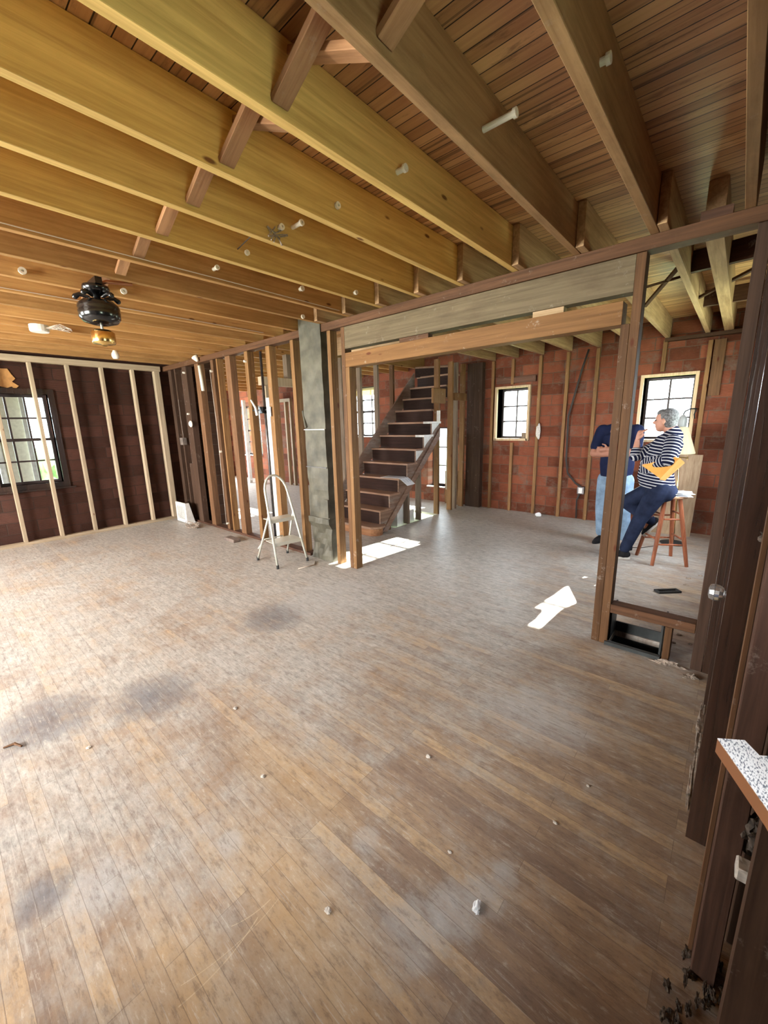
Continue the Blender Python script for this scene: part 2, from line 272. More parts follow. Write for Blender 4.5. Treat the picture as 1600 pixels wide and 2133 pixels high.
# scratches
wv = nd(t, 'ShaderNodeTexNoise'); wv.inputs['Scale'].default_value = 1; wv.inputs['Detail'].default_value = 2; wm = nd(t, 'ShaderNodeMapping'); wm.inputs['Rotation'].default_value = (0, 0, 0.5); wm.inputs['Scale'].default_value = (4, 170, 1)
t.links.new(P, wm.inputs[0]); t.links.new(wm.outputs[0], wv.inputs['Vector'])
rs = ramp(t, [(0.64, (0,)), (0.72, (0.5,))]); t.links.new(wv.outputs['Fac'], rs.inputs['Fac'])
col = mixc(t, col, (0.55, 0.5, 0.45), rs.outputs[0])
wv = nd(t, 'ShaderNodeTexNoise'); wv.inputs['Scale'].default_value = 1; wv.inputs['Detail'].default_value = 2; wm = nd(t, 'ShaderNodeMapping'); wm.inputs['Rotation'].default_value = (0, 0, -1.2); wm.inputs['Scale'].default_value = (5, 150, 1)
t.links.new(P, wm.inputs[0]); t.links.new(wm.outputs[0], wv.inputs['Vector'])
rs = ramp(t, [(0.65, (0,)), (0.73, (0.45,))]); t.links.new(wv.outputs['Fac'], rs.inputs['Fac'])
col = mixc(t, col, (0.55, 0.52, 0.48), rs.outputs[0])
wv = nd(t, 'ShaderNodeTexNoise'); wv.inputs['Scale'].default_value = 1; wv.inputs['Detail'].default_value = 6; wv.inputs['Roughness'].default_value = 0.8; wm = nd(t, 'ShaderNodeMapping'); wm.inputs['Rotation'].default_value = (0, 0, 0.15); wm.inputs['Scale'].default_value = (12, 45, 1)
t.links.new(P, wm.inputs[0]); t.links.new(wm.outputs[0], wv.inputs['Vector'])
rs = ramp(t, [(0.38, (0.45,)), (0.48, (0,)), (0.56, (0,)), (0.66, (0.5,))]); t.links.new(wv.outputs['Fac'], rs.inputs['Fac'])
dk = ramp(t, [(0.47, (0.13, 0.09, 0.07)), (0.53, (0.62, 0.58, 0.5))]); t.links.new(wv.outputs['Fac'], dk.inputs['Fac'])
col = mixc(t, col, dk.outputs[0], rs.outputs[0])
col = mixc(t, col, (0.09, 0.065, 0.05), mth(t, 'MULTIPLY', br.outputs['Fac'], 0.42))
t.links.new(col, b.inputs['Base Color'])
rr = ramp(t, [(0.3, (0.34,)), (0.7, (0.55,))]); t.links.new(mid, rr.inputs['Fac']); t.links.new(rr.outputs[0], b.inputs['Roughness']); b.inputs['Specular IOR Level'].default_value = 0.45
bp = nd(t, 'ShaderNodeBump'); bp.inputs['Strength'].default_value = 0.25; bp.inputs['Distance'].default_value = 0.002
t.links.new(mid, bp.inputs['Height']); t.links.new(bp.outputs[0], b.inputs['Normal'])
FLOOR = m
def brick(name, c1, c2, c3, mortar, grime, plane='XZ', amt=0.5):
    m, t, b = mat(name); tc = nd(t, 'ShaderNodeTexCoord')
    sp = nd(t, 'ShaderNodeSeparateXYZ'); t.links.new(tc.outputs['Object'], sp.inputs[0]); cb = nd(t, 'ShaderNodeCombineXYZ')
    t.links.new(sp.outputs['X' if plane == 'XZ' else 'Y'], cb.inputs[0]); t.links.new(sp.outputs['Z'], cb.inputs[1])
    nw = nd(t, 'ShaderNodeTexNoise'); nw.inputs['Scale'].default_value = 6; t.links.new(cb.outputs[0], nw.inputs['Vector'])
    ws = nd(t, 'ShaderNodeVectorMath', operation='SCALE'); ws.inputs['Scale'].default_value = 0.02; t.links.new(nw.outputs['Color'], ws.inputs[0])
    wa = nd(t, 'ShaderNodeVectorMath', operation='ADD'); t.links.new(cb.outputs[0], wa.inputs[0]); t.links.new(ws.outputs[0], wa.inputs[1])
    br = nd(t, 'ShaderNodeTexBrick'); br.inputs['Scale'].default_value = 1; br.inputs['Brick Width'].default_value = 0.32; br.inputs['Row Height'].default_value = 0.158
    br.inputs['Mortar Size'].default_value = 0.006; br.inputs['Mortar Smooth'].default_value = 0.3; br.inputs['Color1'].default_value = (0, 0, 0, 1); br.inputs['Color2'].default_value = (1, 1, 1, 1); br.inputs['Mortar'].default_value = (0.5, 0.5, 0.5, 1)
    t.links.new(wa.outputs[0], br.inputs['Vector'])
    n = nd(t, 'ShaderNodeTexNoise'); n.inputs['Scale'].default_value = 7; n.inputs['Detail'].default_value = 6; n.inputs['Roughness'].default_value = 0.7; t.links.new(cb.outputs[0], n.inputs['Vector'])
    tone = mth(t, 'MULTIPLY_ADD', br.outputs['Color'], 0.55, mth(t, 'MULTIPLY', n.outputs['Fac'], 0.5))
    r = ramp(t, [(0.2, c1), (0.5, c2), (0.85, c3)]); t.links.new(tone, r.inputs['Fac']); col = r.outputs[0]
    # scored face of the clay tile
    wv = nd(t, 'ShaderNodeTexWave'); wv.bands_direction = 'Y'; wv.inputs['Scale'].default_value = 24; wv.inputs['Distortion'].default_value = 0.6; t.links.new(cb.outputs[0], wv.inputs['Vector'])
    col = mixc(t, col, tuple(c*0.5 for c in c1), mth(t, 'MULTIPLY', wv.outputs['Fac'], 0.35))
    col = mixc(t, col, mortar, mth(t, 'MULTIPLY', br.outputs['Fac'], 0.8))
    n2 = nd(t, 'ShaderNodeTexNoise'); n2.inputs['Scale'].default_value = 3.2; n2.inputs['Detail'].default_value = 7; n2.inputs['Roughness'].default_value = 0.75; t.links.new(cb.outputs[0], n2.inputs['Vector'])
    rg = ramp(t, [(0.52, (0,)), (0.66, (amt,))]); t.links.new(n2.outputs['Fac'], rg.inputs['Fac'])
    col = mixc(t, col, grime, rg.outputs[0])
    n3 = nd(t, 'ShaderNodeTexNoise'); n3.inputs['Scale'].default_value = 8; n3.inputs['Detail'].default_value = 8; n3.inputs['Roughness'].default_value = 0.8; t.links.new(wa.outputs[0], n3.inputs['Vector'])
    rg = ramp(t, [(0.66, (0,)), (0.7, (amt,))]); t.links.new(n3.outputs['Fac'], rg.inputs['Fac'])
    col = mixc(t, col, mortar, rg.outputs[0])
    t.links.new(col, b.inputs['Base Color']); b.inputs['Roughness'].default_value = 0.85; b.inputs['Specular IOR Level'].default_value = 0.1
    bp = nd(t, 'ShaderNodeBump'); bp.inputs['Strength'].default_value = 0.7; bp.inputs['Distance'].default_value = 0.01; bp.invert = True
    t.links.new(mth(t, 'ADD', br.outputs['Fac'], mth(t, 'MULTIPLY', wv.outputs['Fac'], 0.3)), bp.inputs['Height']); t.links.new(bp.outputs[0], b.inputs['Normal'])
    return m
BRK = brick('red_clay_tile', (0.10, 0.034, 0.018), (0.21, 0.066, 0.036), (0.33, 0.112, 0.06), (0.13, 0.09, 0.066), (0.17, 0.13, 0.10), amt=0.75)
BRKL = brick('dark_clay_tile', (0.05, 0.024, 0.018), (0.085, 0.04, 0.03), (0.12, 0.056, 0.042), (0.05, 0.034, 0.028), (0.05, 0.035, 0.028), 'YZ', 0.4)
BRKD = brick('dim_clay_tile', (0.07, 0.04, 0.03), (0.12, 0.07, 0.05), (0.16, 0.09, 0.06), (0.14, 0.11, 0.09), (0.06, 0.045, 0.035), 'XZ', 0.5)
# speckled stone
m, t, b = mat('speckled_stone'); tc = nd(t, 'ShaderNodeTexCoord'); n = nd(t, 'ShaderNodeTexNoise'); n.inputs['Scale'].default_value = 420; n.inputs['Detail'].default_value = 2
mp = nd(t, 'ShaderNodeMapping'); mp.inputs['Rotation'].default_value = (0, 0, 0.4); mp.inputs['Scale'].default_value = (1, 0.35, 1); t.links.new(tc.outputs['Object'], mp.inputs[0]); t.links.new(mp.outputs[0], n.inputs['Vector'])
r = ramp(t, [(0.36, (0.16, 0.17, 0.2)), (0.44, (0.55, 0.56, 0.57)), (0.49, (0.9, 0.89, 0.87))]); t.links.new(n.outputs['Fac'], r.inputs['Fac']); t.links.new(r.outputs[0], b.inputs['Base Color']); b.inputs['Roughness'].default_value = 0.35
STONE = m
# foliage outside
LEAF = plain('hedge_leaf', (0.16, 0.3, 0.08), 0.8, noise_amt=0.5, nscale=8, bump=0.5)
LAWN = plain('lawn', (0.16, 0.24, 0.09), 0.9, noise_amt=0.3, nscale=4)

# ------------------------------------------------------------------ mesh helpers
def box(bm, x0, x1, y0, y1, z0, z1, M=None):
    vs = [bm.verts.new(Vector(p) if M is None else M @ Vector(p)) for p in ((x0,y0,z0),(x1,y0,z0),(x1,y1,z0),(x0,y1,z0),(x0,y0,z1),(x1,y0,z1),(x1,y1,z1),(x0,y1,z1))]
    for f in ((0,3,2,1),(4,5,6,7),(0,1,5,4),(1,2,6,5),(2,3,7,6),(3,0,4,7)): bm.faces.new([vs[i] for i in f])
def prism(bm, pts, a, b, axis=2):
    """polygon pts extruded along axis from a to b; pts give the other two axes in order"""
    def mk(p, c):
        q = list(p); q.insert(axis, c); return bm.verts.new(q)
    A = [mk(p, a) for p in pts]; B = [mk(p, b) for p in pts]; n = len(pts)
    bm.faces.new(A[::-1]); bm.faces.new(B)
    for i in range(n): bm.faces.new((A[i], A[(i+1)%n], B[(i+1)%n], B[i]))
def frame_of(d):
    d = d.normalized(); a = Vector((0,0,1)) if abs(d.z) < 0.9 else Vector((0,1,0))
    u = d.cross(a).normalized(); return u, u.cross(d).normalized()
def tube(bm, pts, radii, n=10, caps='flat', flat=1.0, side=None):
    """swept round tube; radii a number or a list; caps 'flat' or 'round'"""
    pts = [Vector(p) for p in pts]
    if isinstance(radii, (int, float)): radii = [radii]*len(pts)
    rings = []; P = list(pts); Rr = list(radii); D = []
    for i in range(len(P)):
        d = (P[min(i+1, len(P)-1)] - P[max(i-1, 0)]); D.append(d.normalized())
    if caps == 'round':
        k = 4; h = []; 
        for j in range(k): a = PI/2*(1-j/k); h.append((P[0]-D[0]*Rr[0]*math.sin(a), max(Rr[0]*math.cos(a), Rr[0]*0.05), D[0]))
        mid = list(zip(P, Rr, D)); e = []
        for j in range(1, k+1): a = PI/2*j/k; e.append((P[-1]+D[-1]*Rr[-1]*math.sin(a), max(Rr[-1]*math.cos(a), Rr[-1]*0.05), D[-1]))
        seq = h+mid+e
    else: seq = list(zip(P, Rr, D))
    u = None
    for c, r, d in seq:
        if side is not None: u = (side - d*side.dot(d)).normalized()
        elif u is None: u, _ = frame_of(d)
        else: u = (u - d*u.dot(d)).normalized()
        v = d.cross(u).normalized()
        rings.append([bm.verts.new(c + u*r*flat*math.cos(2*PI*k/n) + v*r*math.sin(2*PI*k/n)) for k in range(n)])
    for a, b2 in zip(rings, rings[1:]):
        for k in range(n): bm.faces.new((a[k], a[(k+1)%n], b2[(k+1)%n], b2[k]))
    bm.faces.new(rings[0][::-1]); bm.faces.new(rings[-1])
def lathe(bm, prof, loc=(0,0,0), n=24, M=None):
    rings = []
    for r, z in prof:
        r = max(r, 1e-4)
        rings.append([bm.verts.new((M @ Vector((r*math.cos(2*PI*k/n), r*math.sin(2*PI*k/n), z))) if M else Vector((loc[0]+r*math.cos(2*PI*k/n), loc[1]+r*math.sin(2*PI*k/n), loc[2]+z))) for k in range(n)])
    for a, b2 in zip(rings, rings[1:]):
        for k in range(n): bm.faces.new((a[k], a[(k+1)%n], b2[(k+1)%n], b2[k]))
    bm.faces.new(rings[0][::-1]); bm.faces.new(rings[-1])
def ball(bm, c, r, seg=16, rings=10):
    if isinstance(r, (int, float)): r = (r, r, r)
    M = Matrix.Translation(c) @ Matrix.Diagonal((*r, 1)); bmesh.ops.create_uvsphere(bm, u_segments=seg, v_segments=rings, radius=1, matrix=M)
def lump(bm, c, r, seed=0, amt=0.35):
    if isinstance(r, (int, float)): r = (r, r, r)
    k = len(bm.verts); bmesh.ops.create_icosphere(bm, subdivisions=3, radius=1, matrix=Matrix.Identity(4)); bm.verts.ensure_lookup_table()
    for v in bm.verts[k:]:
        d = 1 + amt*noise.noise(v.co*1.7 + Vector((seed*3.1, seed, 0))) + amt*0.5*noise.noise(v.co*5 + Vector((seed, 0, 5)))
        v.co = Vector((c[0]+v.co.x*d*r[0], c[1]+v.co.y*d*r[1], c[2]+v.co.z*d*r[2]))
def obj(name, bm, m, parent=None, smooth=False, center=True, bevel=0.0, loc=None):
    bmesh.ops.recalc_face_normals(bm, faces=bm.faces)
    if bevel: bmesh.ops.bevel(bm, geom=list(bm.edges), offset=bevel, segments=1, affect='EDGES', clamp_overlap=True)
    me = bpy.data.meshes.new(name); 
    if loc is None:
        if center and bm.verts:
            xs = [v.co.x for v in bm.verts]; ys = [v.co.y for v in bm.verts]; zs = [v.co.z for v in bm.verts]
            loc = Vector(((min(xs)+max(xs))/2, (min(ys)+max(ys))/2, min(zs)))
        else: loc = Vector((0, 0, 0))
    loc = Vector(loc)
    for v in bm.verts: v.co -= loc
    bm.to_mesh(me); bm.free(); me.materials.append(m)
    if smooth:
        for p in me.polygons: p.use_smooth = True
    o = bpy.data.objects.new(name, me); C.objects.link(o); o.location = loc
    if parent is not None:
        o.parent = parent; o.location = loc - Vector(parent['_w']) if '_w' in parent else loc
    o['_w'] = tuple(loc)
    return o
def tag(o, label, cat, group=None):
    o['label'] = label; o['category'] = cat
    if group: o['group'] = group
    return o
def empty(name, label, cat, loc, group=None):
    o = bpy.data.objects.new(name, None); C.objects.link(o); o.location = loc; o['_w'] = tuple(loc); return tag(o, label, cat, group)
def struct(name, bm, m, parent=None, **k):
    o = obj(name, bm, m, parent, center=False, **k)
    if parent is None: o['kind'] = 'structure'
    return o
def bx(name, dims, m, parent=None, bevel=0.0, **k):
    bm = bmesh.new(); box(bm, *dims); return obj(name, bm, m, parent, bevel=bevel, **k)
def holed(a0, a1, b0, b1, holes):
    """rectangles covering [a0,a1]x[b0,b1] minus holes (a,a,b,b)"""
    out = []; A = sorted({a0, a1, *[h[0] for h in holes], *[h[1] for h in holes]})
    for p, q in zip(A, A[1:]):
        hs = sorted([h for h in holes if h[0] <= p and h[1] >= q], key=lambda h: h[2]); z = b0
        for h in hs:
            if h[2] > z: out.append((p, q, z, h[2]))
            z = h[3]
        if z < b1: out.append((p, q, z, b1))
    return out

# ------------------------------------------------------------------ setting
bm = bmesh.new()
for r in holed(-12.3, 0.45, -3.4, 6.9, [(-4.45, -3.68, 4.45, 5.6), (-0.51, -0.22, 2.90, 3.10)]):
    box(bm, r[0], r[1], r[2], r[3], -0.04, 0.0)
struct('floor', bm, FLOOR)
bm = bmesh.new(); box(bm, -12.3, 0.45, -3.4, 6.9, -0.9, -0.8); struct('floor_cellar', bm, BLKM)
bm = bmesh.new()
for r in holed(-12.3, 0.45, -3.4, 6.9, [(-4.62, -3.62, 4.3, 6.55)]):
    box(bm, r[0], r[1], r[2], r[3], 2.718, 2.78)
struct('ceiling', bm, CEIL)
bm = bmesh.new(); box(bm, -5.0, -3.3, 4.0, 6.9, 4.6, 4.7); struct('ceiling_stairwell', bm, DWX)
bm = bmesh.new()
box(bm, -4.75, -4.62, 4.2, 6.55, 2.78, 4.6); box(bm, -3.62, -3.5, 4.2, 6.55, 2.78, 4.6); box(bm, -4.75, -3.5, 4.1, 4.2, 2.78, 4.6); struct('wall_stairwell', bm, DW)
bm = bmesh.new()
for r in holed(-12.3, 0.45, -0.1, 2.78, BACKW): box(bm, r[0], r[1], 6.55, 6.85, r[2], r[3])
box(bm, -5.0, -3.3, 6.55, 6.85, 2.78, 4.7)
struct('wall_back', bm, BRK)
bm = bmesh.new()
for r in holed(-3.4, 3.1, -0.1, 2.72, LEFTW): box(bm, -7.55, -7.27, r[0], r[1], r[2], r[3])
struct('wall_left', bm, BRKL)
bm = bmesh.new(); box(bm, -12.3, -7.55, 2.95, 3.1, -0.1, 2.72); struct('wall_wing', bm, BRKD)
bm = bmesh.new()
for r in holed(2.95, 6.9, -0.1, 2.72, FARW): box(bm, -12.3, -12.1, r[0], r[1], r[2], r[3])
struct('wall_wing_end', bm, BRKD)
bm = bmesh.new()
for r in holed(-7.55, 0.45, -0.1, 2.72, REAR_FILLW): box(bm, r[0], r[1], -3.2, -3.0, r[2], r[3])
struct('wall_rear', bm, BRKD)
bm = bmesh.new(); box(bm, -1.36, -1.24, -3.0, -0.45, 0, 2.48); struct('wall_light_block', bm, DW)  # unseen stub added to hold the rear fill light off the right side
bm = bmesh.new()
for r in holed(-3.4, 6.9, -0.1, 2.72, RIGHTW): box(bm, 0.3, 0.45, r[0], r[1], r[2], r[3])
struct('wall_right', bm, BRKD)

# outside: lawn, hedge and the porch posts seen through the left window
bm = bmesh.new(); box(bm, -60, 30, -40, 50, -0.95, -0.9); struct('ground', bm, LAWN)
bm = bmesh.new(); 
for k in range(9): lump(bm, (-14.5+random.uniform(-.4,.4), -2+k*1.1, 0.0), (0.9, 0.9, 1.0), k, 0.3)
tag(obj('hedge', bm, LEAF, smooth=True), 'green hedge outside, seen through the lower panes of the left window', 'hedge')
def porch_post(y, label):
    t = empty('porch_post', label, 'post', (-9.4, y, -0.9), 'porch posts outside the left window')
    bm = bmesh.new(); box(bm, -9.55, -9.25, y-0.17, y+0.17, -0.9, 2.35); obj('shaft', bm, CREAM, t)
    bm = bmesh.new(); box(bm, -9.6, -9.2, y-0.24, y-0.17, -0.9, 2.35); obj('trim_board', bm, WHT, t)
    bm = bmesh.new(); box(bm, -9.6, -9.2, y+0.17, y+0.24, -0.9, 2.35); obj('trim_board', bm, WHT, t)
porch_post(1.12, 'cream porch post outside behind the middle panes of the left window')
porch_post(2.45, 'cream porch post outside at the right edge of the left window')
bm = bmesh.new(); box(bm, -9.7, -9.1, -2.0, 4.5, 2.35, 2.6); tag(obj('porch_beam', bm, WHT), 'white porch beam outside above the panes of the left window', 'beam')

# windows
def window_back(n, x0, x1, z0, z1, cols, rows, frame, lined=True, mid=False):
    bm = bmesh.new(); w = 0.035
    y0, y1 = 6.50, 6.72
    if lined:
        for r in ((x0-w, x0, z0-w, z1+w), (x1, x1+w, z0-w, z1+w), (x0, x1, z1, z1+w), (x0-0.02, x1+0.02, z0-w, z0)):
            box(bm, r[0], r[1], y0, y1, r[2], r[3])
    else: box(bm, x0, x1, 6.5, 6.8, z0-0.02, z0)
    root = struct('window_%d' % n, bm, frame)
    bm = bmesh.new(); s = 0.03; a0, a1, c0, c1 = x0, x1, z0, z1
    for r in ((a0, a0+s, c0, c1), (a1-s, a1, c0, c1), (a0+s, a1-s, c1-s, c1), (a0+s, a1-s, c0, c0+s)): box(bm, r[0], r[1], 6.72, 6.76, r[2], r[3])
    for i in range(1, cols): x = a0+s+(a1-a0-2*s)*i/cols; box(bm, x-0.011, x+0.011, 6.72, 6.76, c0+s, c1-s)
    for j in range(1, rows): z = c0+s+(c1-c0-2*s)*j/rows; h = 0.022 if (mid and j*2 == rows) else 0.011; box(bm, a0+s, a1-s, 6.728, 6.752, z-h, z+h)
    obj('sash', bm, WD, root, center=False)
    bm = bmesh.new(); box(bm, a0+s, a1-s, 6.738, 6.742, c0+s, c1-s); obj('pane', bm, GLASS, root, center=False)
    return root
window_back(1, *BACKW[3], 2, 3, WF)
window_back(2, *BACKW[4], 2, 3, WF)
window_back(4, *BACKW[1], 3, 4, WHT, False, True)
window_back(5, *BACKW[2], 2, 3, WHT, False)
window_back(6, *BACKW[0], 3, 4, WHT, False, True)
# roller blind half drawn in the window behind the stair studs
bm = bmesh.new(); box(bm, -6.72, -5.88, 6.70, 6.705, 2.12, 2.28); tag(obj('roller_blind', bm, SHADE), 'short cream roller blind over the top panes of the window behind the stairs', 'blind')
# left window
def window_left(n, y0, y1, z0, z1):
    bm = bmesh.new(); w = 0.07
    for r in ((y0-w, y0, z0-w, z1+w), (y1, y1+w, z0-w, z1+w), (y0, y1, z1, z1+w), (y0, y1, z0-w, z0)): box(bm, -7.36, -7.24, r[0], r[1], r[2], r[3])
    box(bm, -7.36, -7.2, y0-0.12, y1+0.12, z0-w-0.02, z0-w)
    root = struct('window_%d' % n, bm, DK)
    for k, (c0, c1, xx) in enumerate(((z0, (z0+z1)/2+0.02, -7.38), ((z0+z1)/2-0.02, z1, -7.42))):
        bm = bmesh.new(); s = 0.035
        for r in ((y0, y0+s, c0, c1), (y1-s, y1, c0, c1), (y0+s, y1-s, c1-s, c1), (y0+s, y1-s, c0, c0+s)): box(bm, xx-0.02, xx+0.02, r[0], r[1], r[2], r[3])
        for i in (1, 2): y = y0+s+(y1-y0-2*s)*i/3; box(bm, xx-0.015, xx+0.015, y-0.011, y+0.011, c0+s, c1-s)
        z = (c0+c1)/2; box(bm, xx-0.01, xx+0.01, y0+s, y1-s, z-0.011, z+0.011)
        obj('sash', bm, WD, root, center=False)
        bm = bmesh.new(); box(bm, xx-0.002, xx+0.002, y0+s, y1-s, c0+s, c1-s); obj('pane', bm, GLASS, root, center=False)
window_left(3, *LEFTW[0]); window_left(7, *LEFTW[1])  # the second one is out of view, added with its fill light
for n, (a, b_, c, d) in zip((8, 9), REAR_FILLW):  # unseen rear windows, put in to go with the fill light
    bm = bmesh.new()
    for r in ((a, a+.05, c, d), (b_-.05, b_, c, d), (a+.05, b_-.05, d-.05, d), (a+.05, b_-.05, c, c+.05), ((a+b_)/2-.02, (a+b_)/2+.02, c+.05, d-.05)): box(bm, r[0], r[1], -3.12, -3.06, r[2], r[3])
    struct('window_%d' % n, bm, WD)

# ------------------------------------------------------------------ joists over the main room
JX = [-0.115, -0.505, -0.905, -1.295, -1.70, -2.085, -2.49, -2.89, -3.28, -3.695, -4.09, -4.49, -4.89, -5.29, -5.69, -6.09, -6.49, -6.89]
ordn = ['first', 'second', 'third', 'fourth', 'fifth', 'sixth', 'seventh', 'eighth', 'ninth', 'tenth', 'eleventh', 'twelfth', 'thirteenth', 'fourteenth', 'fifteenth', 'sixteenth', 'seventeenth', 'eighteenth', 'nineteenth', 'twentieth']
for i, x in enumerate(JX):
    mm = JD if i < 2 else (JD if i == 2 else (JG if i in (3, 4, 5, 6) else JO))
    w = 0.042
    kind = {0: 'dusty red-brown', 1: 'dark brown', 2: 'olive-brown'}.get(i, 'golden pine' if i < 7 else 'orange-brown pine')
    o = bx('ceiling_joist', (x, x+w, -2.98, 2.97, 2.482, 2.716), mm, bevel=0.002)
    tag(o, '%s ceiling joist over the front room, %s from the right' % (kind, ordn[i]), 'joist', 'ceiling joists over the front room')
BXS = [x+0.045 for x in JX[1:9]]
for i, x in enumerate(BXS):
    w = 0.085 if i == -1 else 0.045
    y0 = 2.74 if x > -3.3 else 2.74
    o = bx('ceiling_joist', (x, x+w, y0, 6.54, 2.482, 2.716), JB, bevel=0.002)
    tag(o, 'pale pine ceiling joist over the back room, %s counting from the right' % ordn[i+1], 'joist', 'ceiling joists over the back room')
o = bx('ceiling_joist', (-0.285, -0.2, 3.0, 6.54, 2.482, 2.716), JB, bevel=0.002); tag(o, 'widest pale joist over the back room, its scaly flat underside nearest the right wall', 'joist', 'ceiling joists over the back room')
for i, x in enumerate([-4.67, -5.05, -5.45, -5.85, -6.25, -6.65, -7.05, -7.6, -8.2, -8.8, -9.4, -10.0, -10.6]):
    o = bx('ceiling_joist', (x, x+0.045, 2.99 if i > 1 else 3.3, 6.54, 2.482, 2.716), JO, bevel=0.002)
    tag(o, 'brown ceiling joist glimpsed beyond the partition, %s left of the staircase' % ordn[i], 'joist', 'ceiling joists left of the stairs')
# header trimming the stair opening
tag(bx('stair_trimmer', (-4.62, -3.2, 4.22, 4.27, 2.482, 2.716), PXL), 'pale trimmer beam across the ceiling at the front of the stair opening', 'beam')

# cross bridging between the joists
def strut(xa, xb, y, za, zb, m, label, w=0.062):
    bm = bmesh.new(); d = Vector((xb-xa, 0, zb-za)); L = d.length; ang = math.atan2(d.z, d.x)
    M = Matrix.Translation((xa, y, za)) @ Matrix.Rotation(-ang, 4, 'Y'); box(bm, 0.0, L, -w/2, w/2, -0.012, 0.012)
    bmesh.ops.bevel(bm, geom=list(bm.edges), offset=0.002, segments=1, affect='EDGES')
    me = bpy.data.meshes.new('bridging_strut'); bm.to_mesh(me); bm.free(); me.materials.append(m)
    o = bpy.data.objects.new('bridging_strut', me); C.objects.link(o); o.matrix_world = M
    tag(o, label, 'strut', 'diagonal bridging struts between the joists'); return o
HXs = wood('strut_wood', 0, (0.26, 0.13, 0.065), (0.45, 0.25, 0.13), stain_amt=0.4, dust_amt=0.15)
bays = [(3, 2, 0.965), (4, 3, 1.0), (5, 4, 1.04), (6, 5, 1.06), (7, 6, 1.08), (8, 7, 1.1), (9, 8, 1.1), (10, 9, 1.1), (2, 1, 1.03)]
for k, (l, r_, y) in enumerate(bays):
    xl = JX[l]+0.043; xr = JX[r_]-0.001
    strut(xl, xr, y, 2.515, 2.685, HXs, 'short wooden strut rising rightwards from the side of the %s joist from the right' % ordn[l])
    if k in (0, 1, 2): strut(xl, xr, y+0.075, 2.685, 2.525, HXs, 'short wooden strut falling rightwards from the top of the %s joist from the right' % ordn[l])

# dark cross braces and nailers in the back bay
def bar(name, a, b, w, h, m, label, cat, group=None):
    a = Vector(a); b = Vector(b); d = b-a; L = d.length
    bm = bmesh.new(); box(bm, -L/2, L/2, -w/2, w/2, -h/2, h/2)
    u = d.normalized(); s = Vector((0,0,1)).cross(u); s = s.normalized() if s.length > 1e-3 else Vector((0,1,0)); v = u.cross(s)
    me = bpy.data.meshes.new(name); bmesh.ops.recalc_face_normals(bm, faces=bm.faces); bm.to_mesh(me); bm.free(); me.materials.append(m)
    o = bpy.data.objects.new(name, me); C.objects.link(o)
    o.matrix_world = Matrix(((u.x, s.x, v.x, (a.x+b.x)/2), (u.y, s.y, v.y, (a.y+b.y)/2), (u.z, s.z, v.z, (a.z+b.z)/2), (0, 0, 0, 1)))
    if label: tag(o, label, cat, group)
    return o
bar('cross_brace', (-0.81, 4.05, 2.51), (-0.47, 4.62, 2.70), 0.03, 0.02, PX, 'dark brace strip falling right between the back-room joists above the post', 'brace')
bar('cross_brace', (-0.81, 4.66, 2.51), (-0.47, 4.14, 2.70), 0.03, 0.02, PX, 'dark brace strip rising right between the back-room joists above the post', 'brace')
bar('cross_brace', (-0.42, 4.10, 2.70), (0.28, 4.2, 2.50), 0.03, 0.02, PX, 'dark brace strip falling right behind the widest back-room joist', 'brace')
bar('cross_brace', (-0.42, 4.70, 2.51), (0.28, 4.25, 2.70), 0.03, 0.02, PX, 'dark brace strip rising right behind the widest back-room joist', 'brace')
bar('nailer', (-0.42, 3.95, 2.60), (0.29, 3.86, 2.60), 0.045, 0.14, DWX, 'near dark nailing block crossing above the widest back-room joist', 'block')
bar('nailer', (-0.42, 5.2, 2.60), (0.29, 5.2, 2.60), 0.045, 0.14, DWX, 'far dark nailing block crossing above the widest back-room joist', 'block')

# ------------------------------------------------------------------ partition between the rooms
PY0, PY1 = 2.86, 2.95
tag(bx('top_plate', (-7.2, 0.2, PY0-0.012, PY1, 2.408, 2.48), PX, bevel=0.002), 'long dark red-brown top plate carrying the joist ends above the partition', 'beam')
tag(bx('header_beam', (-2.95, -0.562, PY0, PY1, 2.21, 2.406), HG, bevel=0.002), 'grey-green weathered upper header over the wide opening', 'beam')
tag(bx('header_beam', (-2.95, -0.607, PY0, PY1+0.02, 2.042, 2.172), HX, bevel=0.002), 'orange-brown lower header over the wide opening', 'beam')
for x0, x1, mm, lb in ((-2.3, -2.0, PX, 'dark offcut wedged between the two headers above the staircase'), (-1.15, -0.95, PXL, 'bright pale spacer wedged between the two headers near the right post')):
    tag(bx('spacer_block', (x0, x1, PY0+0.02, PY1-0.01, 2.172, 2.21), mm), lb, 'block')
def stud(x0, x1, z0, z1, m, label, y0=PY0, y1=PY1, group='studs of the partition', name='wall_stud'):
    return tag(bx(name, (x0, x1, y0, y1, z0, z1), m, bevel=0.002), label, 'stud', group)
stud(-0.562, -0.512, 0, 2.407, PZ, 'tall red-brown post at the right end of the wide opening, before the two men', name='door_post')
stud(-0.61, -0.563, 0, 2.041, PZ, 'shorter jack stud nailed left of the tall post, under the lower header', name='door_post')
stud(-3.0, -2.951, 0, 2.407, PZ, 'tall stud at the left end of the wide opening, behind the jack stud', name='door_post', y1=PY1)
stud(-2.95, -2.9, 0, 2.041, SO, 'short jack stud under the left end of the lower header, nearest the staircase', name='door_post')
stud(-3.2, -3.15, 0, 2.407, SO, 'orange stud just right of the sheet metal duct')
stud(-3.80, -3.745, 0, 2.407, SO, 'red-brown stud just left of the sheet metal duct')
stud(-4.27, -4.19, 0, 2.407, SO, 'stud with white paint marks behind the right side of the stepladder')
stud(-4.73, -4.66, 0, 2.407, SO, 'orange stud behind the left side of the stepladder, with the old fixture box')
stud(-5.2, -5.08, 0, 2.407, SZ, 'wide brown double stud left of the stepladder')
